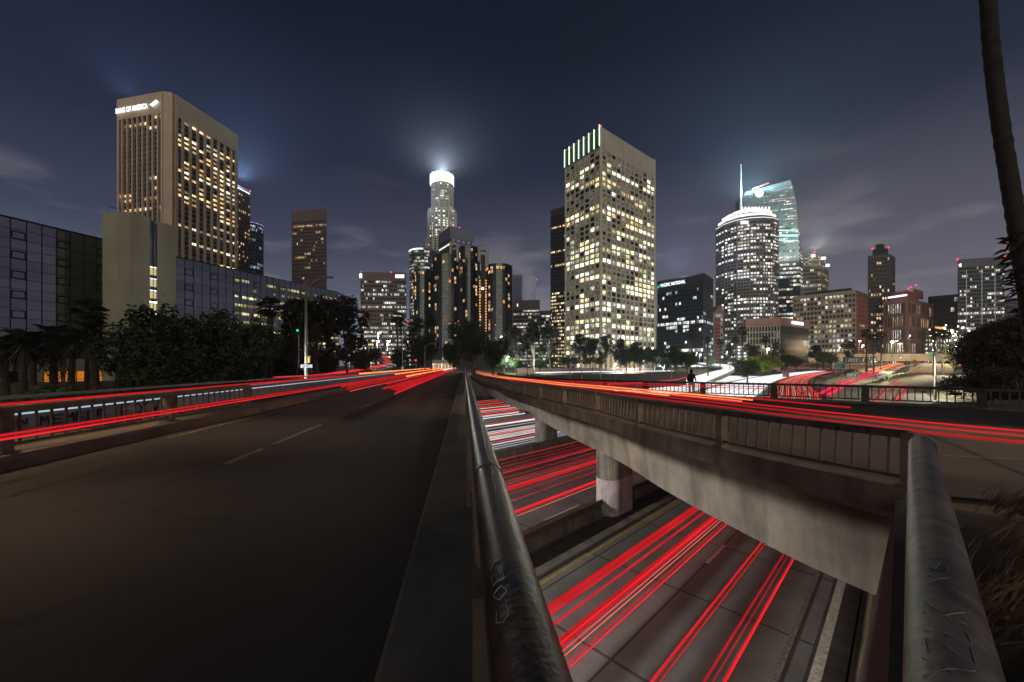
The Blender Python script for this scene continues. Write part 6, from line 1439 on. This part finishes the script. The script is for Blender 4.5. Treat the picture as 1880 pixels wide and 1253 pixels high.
# billboard strip
a = P(1549, 656, 222); b = P(1609, 668, 222); e = empty('billboard', a, 'wide dark billboard strip with pale lettering on the lower overpass', 'billboard'); mb = MB(); mb.box(Vector((a.x, 222, b.z)), Vector((1, 0, 0)), Vector((0, 1, 0)), b.x - a.x, .3, a.z - b.z); mb.obj('panel', M['black'], e)
scrawl('CODEKI FATIE', lambda x, y: Vector((a.x + 1.0 + x, 221.9, b.z + 1.1 + y)), 1.1, 2.0, .45, .14, M['sign_white'], e, 'letters', 31)
for f in (.1, .5, .9): mb = MB(); x = a.x + (b.x - a.x) * f; mb.tube([Vector((x, 222.5, b.z)), Vector((x, 222.5, b.z - 3))], .15, 6); mb.obj('leg', M['pole_g'], e)
# freeway lamp post right
bb = P(1717, 742, 58); street_lamp(bb, (742 - 637) / F * 58, (-4.6, 1, 0), 'slim freeway lamp post with a long arm to the left, behind the far railing', 'g_lamp', 0, (1, .86, .58), r=.13, br=.12)
spot(bpy.data.objects[[o.name for o in COL.objects if o.get('label', '').startswith('slim freeway lamp post')][0]], bb + Vector((-4.9, 1, 8.0)), 42000, (1, .92, .66), bb + Vector((8, 18, -2)), 135, .6)  # bulb and beam added to this unlit post to brighten the exit road
for px, Yq, hh, px2, lab in ((1769, 150, 20, 1700, 'tall dark lamp post right of the large green sign'), (1662, 214, 11, 1640, 'added lamp post in the gore between the ramp and the exit road'), (1778, 95, 11, 1740, 'added lamp post half hidden by the right-hand trees')):
    bb = Vector(((px - CX) / F * Yq, Yq, -5.5)); ee = street_lamp(bb, hh, (-2.4, 0, 0), lab, 'g_lamp', 0, r=.12, br=.14); spot(ee, bb + Vector((-2.4, 0, hh - 1.4)), (90000 if Yq == 150 else 24000), (1, .93, .70), bb + Vector((-9, 4, 0)), 140, .6)  # beams added to brighten the exit road; the last two posts are added too
lit = [(1408, 640, 668, 190, 2.0, 'g_lamp', 1300, 'warm lamp over the yellow-green floodlit bushes'), (1540, 638, 655, 260, 1.0, 'g_lamp', 1200, 'warm street lamp left in the row before the beige grid office'), (1563, 626, 652, 262, 1.4, 'g_lamp', 1500, 'warm street lamp, twin heads, before the beige grid office'), (1577, 626, 650, 255, 1.6, 'g_lamp', 1700, 'brightest warm street lamp before the beige grid office'),
       (1583, 634, 655, 240, 1.3, 'g_lamp', 3500, 'warm street lamp just above the upper overpass start'), (1637, 627, 655, 250, 2.4, 'g_lamp', 3500, 'very bright lamp in front of the ornate red building'), (1651, 631, 655, 250, 1.4, 'g_lamp', 1200, 'smaller bright lamp right of the very bright one'), (1731, 629, 655, 260, 1.6, 'g_lamp', 11000, 'bright lamp below the palm right of the lamp post'), (1669, 616, 650, 280, .9, 'g_lampw', 1500, 'white lamp high before the ornate red building'), (1766, 618, 650, 280, 1.2, 'g_lamp', 2000, 'warm lamp before the low block at right'),
       (1218, 671, 683, 150, 1.2, 'g_lampw', 4200, 'white ball lamp on the park lawn'), (1278, 648, 668, 220, 1.0, 'g_lamp', 1800, 'warm lamp right of the big brownish tree'), (1284, 651, 668, 215, 1.2, 'g_lampw', 2500, 'white lamp right of the big brownish tree'), (1335, 640, 664, 260, 1.6, 'g_lampw', 5200, 'white lamp behind the loop ramp'), (1325, 655, 668, 250, 1.3, 'g_lampw', 4200, 'white lamp low behind the loop ramp bend'),
       (694, 611, 640, 150, 1.1, 'g_lampw', 1500, 'white lamp cluster at left, upper'), (692, 626, 645, 140, 1.2, 'g_lampw', 2200, 'white lamp left of the thin palms'), (711, 626, 645, 140, 1.3, 'g_lampw', 2400, 'white lamp behind the side ramp bend'), (918, 618, 655, 130, .6, 'g_lampw', 1200, 'small white lamp at the foot of the right hotel cylinder'), (930, 655, 676, 112, .6, 'g_lampw', 1500, 'lamp hidden in the lit green trees beside the road end'), (990, 664, 680, 118, .5, 'g_lampw', 2500, 'lamp beside the lit lawn trees right of the squat palm'), (1128, 668, 680, 160, .6, 'g_lampw', 5200, 'lamp in front of the lit arcade'), (1062, 668, 680, 158, .5, 'g_lampw', 3500, 'lamp under the clipped round trees'), (1180, 662, 678, 160, .6, 'g_lampw', 4500, 'lamp near the right end of the arcade')]
for px, yt, yb, Y, br, bulb, en, lab in lit:
    bb = P(px, yb, Y); street_lamp(bb, (yb - yt) / F * Y, (.3, 0, 0), lab, bulb, en, (1, .70, .36) if bulb == 'g_lamp' else (.86, 1, .90), r=.12, br=br * .42)
# assumed roadside lamp, unseen at left, added to light this bridge
added_street_lamp = street_lamp(Vector((-15.5, 6.5, -.5)), 8.6, (2.6, 0, 0), 'assumed sodium street lamp, unseen, left of the bridge', 'g_lamp', 0, (1, .56, .22), mat='pole')
spot(added_street_lamp, Vector((-13, 6.5, 8.9)), 17000, (1, .66, .40), LB(7.5, -7.6, 0), 62, .95)  # beam of the assumed lamp, brightens the left deck and railing
spot(added_street_lamp, Vector((-12.6, 6.8, 8.9)), 4200, (1, .64, .34), Vector((2.6, 17.5, -.2)), 34, .7)  # second beam added to brighten the near railing of the overpass
added_street_lamp = street_lamp(Vector((27, 5, -.4)), 8.6, (-2.6, 0, 0), 'unseen sodium street lamp added right of the overpass', 'g_lamp', 0, mat='pole')  # out-of-view lamp added to brighten the overpass deck
spot(added_street_lamp, Vector((24.4, 5, 9)), 32000, (1, .72, .5), Vector((10.5, 10.5, 0)), 44, .9)
def added_lamp(p, d, energy, label, col=(1, .95, .88), aim=None):  # lamps added out of view under the bridge to light the freeway
    e = empty('added_bridge_lamp', p, label, 'lamp', 'added lamps under the bridge'); mb = MB(); mb.abox(p.x, p.y, p.z, .5, .3, .16); mb.obj('housing', M['grey'], e); mb = MB(); mb.abox(p.x, p.y, p.z - .11, .42, .24, .05); mb.obj('lens', M['g_lampw'], e); spot(e, p + Vector(d), energy, col, aim)
added_lamp(FW(-1.6, 1.0, -1.25), (0, 0, -.4), 2000, 'added lamp under the deck edge below the camera', aim=FW(-6, 8, -9))
added_lamp(FW(-15, -4, -2.0), (0, 0, -.4), 20000, 'added lamp under the left bridge above the red lanes', aim=FW(-15, 14, ZF))
added_lamp(FW(-33, 2, -2.0), (0, 0, -.4), 16000, 'added lamp under the left bridge above the white lanes', (.9, .95, 1), aim=FW(-32, 22, ZF))
# traffic signals
def signal(px, py, Y, mat, label):
    q = P(px, py, Y); e = empty('traffic_signal', q, label, 'traffic light'); mb = MB(); mb.abox(q.x, q.y + .2, q.z, .42, .3, 1.15); mb.obj('housing', M['black'], e)
    mb = MB(); mb.tube([q + Vector((0, 0, 0)), q + Vector((0, .06, 0))], .17, 12); mb.obj('lens', M[mat], e); mb = MB(); mb.tube([q + Vector((0, .3, -.5)), q + Vector((0, .3, -5))], .07, 6); mb.obj('pole', M['pole_g'], e)
signal(546, 607, 52, 'g_gsig', 'green traffic light left of the tall lamp pole'); signal(749, 590, 110, 'g_red', 'red light high between the hotel palms'); signal(763, 662, 80, 'g_red', 'red traffic light at the end of the left road'); signal(841, 590, 115, 'g_red', 'red light in front of the hotel above the big round tree'); signal(910, 597, 115, 'g_red', 'red light at the right hotel cylinder'); signal(1762, 655, 240, 'g_red', 'red traffic light beyond the exit road')
# slim poles on the far bank
for px, yt, Y, lab in ((1046, 668, 90, 'slim bare pole on the far bank, first from the left'), (1068, 664, 95, 'slim bare pole on the far bank, second'), (1103, 668, 98, 'slim bare pole on the far bank, third'), (1131, 672, 96, 'slim bare pole on the far bank, fourth'), (1233, 668, 80, 'slim double pole before the park, left of the person')):
    q = P(px, 697, Y); mb = MB(); mb.tube([q, P(px, yt, Y)], .09, 6); mb.tube([P(px - 1, yt + 4, Y), P(px + 5, yt, Y)], .05, 5); tag(mb.obj('slim_pole', M['pole_g']), lab, 'pole', 'slim poles on the far bank')
# yellow-green crash marker at the ramp gore; emission stands for its reflected light
q = P(1633, 689.5, 165); mb = MB(); mb.abox(q.x, q.y, q.z, 2.6, .3, 1.0); mb.abox(q.x, q.y + .3, q.z - .9, .4, .2, 1.5); tag(mb.obj('crash_marker', glow('marker_glow', (.65, .9, .1), .5)), 'glowing yellow-green marker board at the nose between ramp and exit road', 'marker')
# guard rail round the gore
gp = catmull([P(1602, 699, 146), P(1630, 692, 170), P(1655, 683.5, 205), P(1672, 676, 235), P(1688, 668, 265)], n=5); mb = MB()
mb.strip([p + Vector((0, 0, .3)) for p in gp], [p + Vector((0, 0, 1.1)) for p in gp]); mb.strip([p + Vector((0, .2, 1.1)) for p in gp], [p + Vector((0, .2, .3)) for p in gp]); g = mb.obj('guard_rail', M['pole_g']); tag(g, 'metal guard rail curving round the gore between the ramp and the exit road', 'guard rail')
for k in range(0, len(gp), 2): m_ = MB(); m_.abox(gp[k].x, gp[k].y + .1, gp[k].z, .25, .2, 2.0); m_.obj('post', M['mark'], g)
gp = catmull([P(1475, 727.5, 98), P(1513, 706.5, 158), P(1556, 689, 203), P(1592, 677.5, 233)], n=5); mb = MB(); mb.strip([p + Vector((0, 0, -.2)) for p in gp], [p + Vector((0, 0, 1.0)) for p in gp]); mb.strip([p + Vector((0, .3, 1.0)) for p in gp], [p + Vector((0, .3, -.2)) for p in gp]); tag(mb.obj('guard_rail', M['conc']), 'studded barrier along the left edge of the climbing ramp', 'barrier')

# ------------------------------------------------------------------ the person by the far railing
def person(loc, rz):
    V = {}; Ed = []; vs = []; rr = []
    def v(n, x, y, z, r): V[n] = len(vs); vs.append((x, y, z)); rr.append(r)
    def ed(*ns):
        for a_, b_ in zip(ns, ns[1:]): Ed.append((V[a_], V[b_]))
    v('pel', 0, 0, .93, .145); v('wai', 0, 0, 1.10, .125); v('che', 0, .01, 1.30, .155); v('nec', 0, 0, 1.47, .058); v('hd0', 0, .01, 1.56, .082); v('hd1', 0, .005, 1.66, .095); v('hd2', 0, 0, 1.71, .06)
    ed('pel', 'wai', 'che', 'nec', 'hd0', 'hd1', 'hd2')
    for s, t in ((-1, 'l'), (1, 'r')):
        v('sh' + t, s * .17, 0, 1.40, .07); v('el' + t, s * .26, .02, 1.13, .046); v('wr' + t, s * .25, .16, .95, .03); v('pa' + t, s * .25, .22, .92, .034); ed('che', 'sh' + t, 'el' + t, 'wr' + t, 'pa' + t)
        for k in range(4): v('f%d' % k + t, s * (.225 + k * .018), .285 + (.01 if k in (1, 2) else 0), .91, .009); v('g%d' % k + t, s * (.225 + k * .018), .31, .885, .008); ed('pa' + t, 'f%d' % k + t, 'g%d' % k + t)
        v('th' + t, s * .205, .24, .91, .010); v('tt' + t, s * .195, .27, .90, .009); ed('pa' + t, 'th' + t, 'tt' + t)
        v('hi' + t, s * .095, 0, .86, .105); v('kn' + t, s * .11, .015, .49, .062); v('an' + t, s * .12, -.02, .10, .042); v('to' + t, s * .135, .13, .045, .040); ed('pel', 'hi' + t, 'kn' + t, 'an' + t, 'to' + t)
    me = bpy.data.meshes.new('body'); me.from_pydata(vs, Ed, []); o = bpy.data.objects.new('body', me); COL.objects.link(o)
    sk = o.modifiers.new('s', 'SKIN'); sk.use_smooth_shade = True
    for q_, r_ in zip(me.skin_vertices[0].data, rr): q_.radius = (r_, r_ * (.75 if r_ > .11 else 1))
    me.skin_vertices[0].data[0].use_root = True
    sb_ = o.modifiers.new('b', 'SUBSURF'); sb_.levels = 1; sb_.render_levels = 1
    dg = bpy.context.evaluated_depsgraph_get(); dg.update(); m2 = bpy.data.meshes.new_from_object(o.evaluated_get(dg)); bpy.data.objects.remove(o)
    m2.materials.clear(); [m2.materials.append(M[k]) for k in ('skin', 'cloth_d', 'cloth_l')]
    for p in m2.polygons: z = p.center.z; p.material_index = 2 if z < .92 and abs(p.center.x) < .2 and p.center.y < .2 else (1 if z < 1.47 and not (p.center.y > .19 and z < 1) else 0)
    e = empty('person', (0, 0, 0), 'person with dark hood, backpack and pale trousers standing at the far railing', 'person')
    b = bpy.data.objects.new('body', m2); COL.objects.link(b); b.parent = e
    mb = MB(); mb.tube([(0, -.02, 1.50), (0, -.01, 1.60), (0, -.01, 1.70), (0, 0, 1.775)], [.085, .125, .125, .04], 14); mb.obj('hood', M['cloth_d'], e, smooth=True)
    mb = MB(); mb.tube([(0, -.05, .98), (0, -.10, 1.05), (0, -.13, 1.25), (0, -.10, 1.42), (0, -.05, 1.47)], [.10, .20, .23, .19, .10], 12); mb.obj('backpack', M['cloth_d'], e, smooth=True)
    mb = MB(); mb.tube([(-.02, .092, 1.625), (-.02, .12, 1.60)], [.012, .016], 6); mb.tube([(-.05, .08, 1.66), (-.05, .088, 1.66)], .012, 6); mb.tube([(.03, .08, 1.66), (.03, .088, 1.66)], .012, 6); mb.obj('face', M['skin'], e)
    e.location = loc; e.rotation_euler = (0, 0, rz)
person(Vector((11.75, 25.0, -.375)), R(-42))

# things lying about
mb = MB(); q = Vector((5.3, 4.75, -.36)); mb.tube([q, q + Vector((.16, -.05, .02)), q + Vector((.3, -.02, .01))], [.012, .02, .008], 6); tag(mb.obj('litter', M['conc_soot']), 'scrap of pale litter at the road edge right of the short pipe handrail', 'litter')

# unseen lights added above the tower tops, making halos in the damp air
def add_halo(p, energy, col, parent_name):
    pr_ = next((o for o in COL.objects if o.name == parent_name), None)
    l = bpy.data.lights.new('halo_light', 'SPOT'); l.energy = energy; l.color = col; l.shadow_soft_size = 4; l.specular_factor = 0.1; l.spot_size = R(180); l.spot_blend = .08; q = bpy.data.objects.new('halo_light', l); COL.objects.link(q)
    q.location = p; q.rotation_euler = (R(180), 0, 0)
    if pr_: q.parent = pr_; q.matrix_parent_inverse = Matrix.Translation(-pr_.location)
for px, py, Y_, en, col in ((811.5, 320, 640, 5200000, (.9, .93, 1)), (1372, 368, 405, 800000, (.55, .95, 1)), (1392, 350, 510, 420000, (.6, .95, 1)), (445, 332, 455, 1300000, (.45, .62, 1)), (228, 178, 330, 260000, (.4, .55, 1)), (1500, 460, 458, 600000, (1, .95, .8)), (1245, 504, 326, 260000, (.5, .55, 1)), (1006, 566, 440, 40000, (.4, .62, 1)), (962, 548, 395, 26000, (.5, .5, 1)), (1098, 232, 250, 22000, (.7, 1, .7))):
    add_halo(P(px, py, Y_) + Vector((0, 0, 1.5)), en, col, '')

a, b, c, d, H = plan2((792, 664), (832, 664), 128, 8)
poly_tower('shop', 'low lit shopfront at the far end of the left road, under the trees', [a, b, c, d], -1, H, 'beige', 'darkgrey', {0: dict(nb=7, nf=1, pw=.14, sh=.1, dp=.2, ds=.15, lit=lambda f, j, i, z=0: (.7, .42, .2) if i % 3 else (.8, .75, .65), crown=.5)}, cat='shop', roof=.5)

rnd = random.Random(91)
for k in range(26):
    px = rnd.uniform(1700, 1790); yt = rnd.uniform(598, 646); Y_ = rnd.uniform(270, 330); bb = P(px, yt + 12, Y_); z0_ = min(bb.z, CAMZ + (HY - yt) / F * Y_ - 4); bb = Vector((bb.x, Y_, -2.0))
    mb = MB(); top = Vector((bb.x, Y_, CAMZ + (HY - yt) / F * Y_)); e = empty('street_lamp', bb, 'small far %s lamp in the cluster of lights under the oval-logo tower' % ('white' if k % 2 else 'warm'), 'street lamp', 'far lamps under the oval-logo tower'); mb.tube([bb, top], .12, 5); mb.obj('pole', M['pole_g'], e)
    mb = MB(); mb.tube([top, top + Vector((0, 0, rnd.uniform(.5, .9)))], rnd.uniform(.3, .6), 8); mb.obj('bulb', M['g_lampw' if k % 2 else 'g_lamp'], e)
# ------------------------------------------------------------------ damp night air
hm = bpy.data.materials.new('haze'); hm.use_nodes = True; t = NT(hm.node_tree); hm.node_tree.nodes.clear()
out = t.n('ShaderNodeOutputMaterial'); pv = t.n('ShaderNodeVolumePrincipled'); pv.inputs['Color'].default_value = (.74, .85, 1, 1); pv.inputs['Density'].default_value = HAZE; pv.inputs['Anisotropy'].default_value = .62
t.l(pv.outputs[0], out.inputs['Volume'])
mb = MB(); mb.abox(300, 500, 171, 3500, 3500, 358); o = mb.obj('haze', hm); tag(o, kind='stuff')
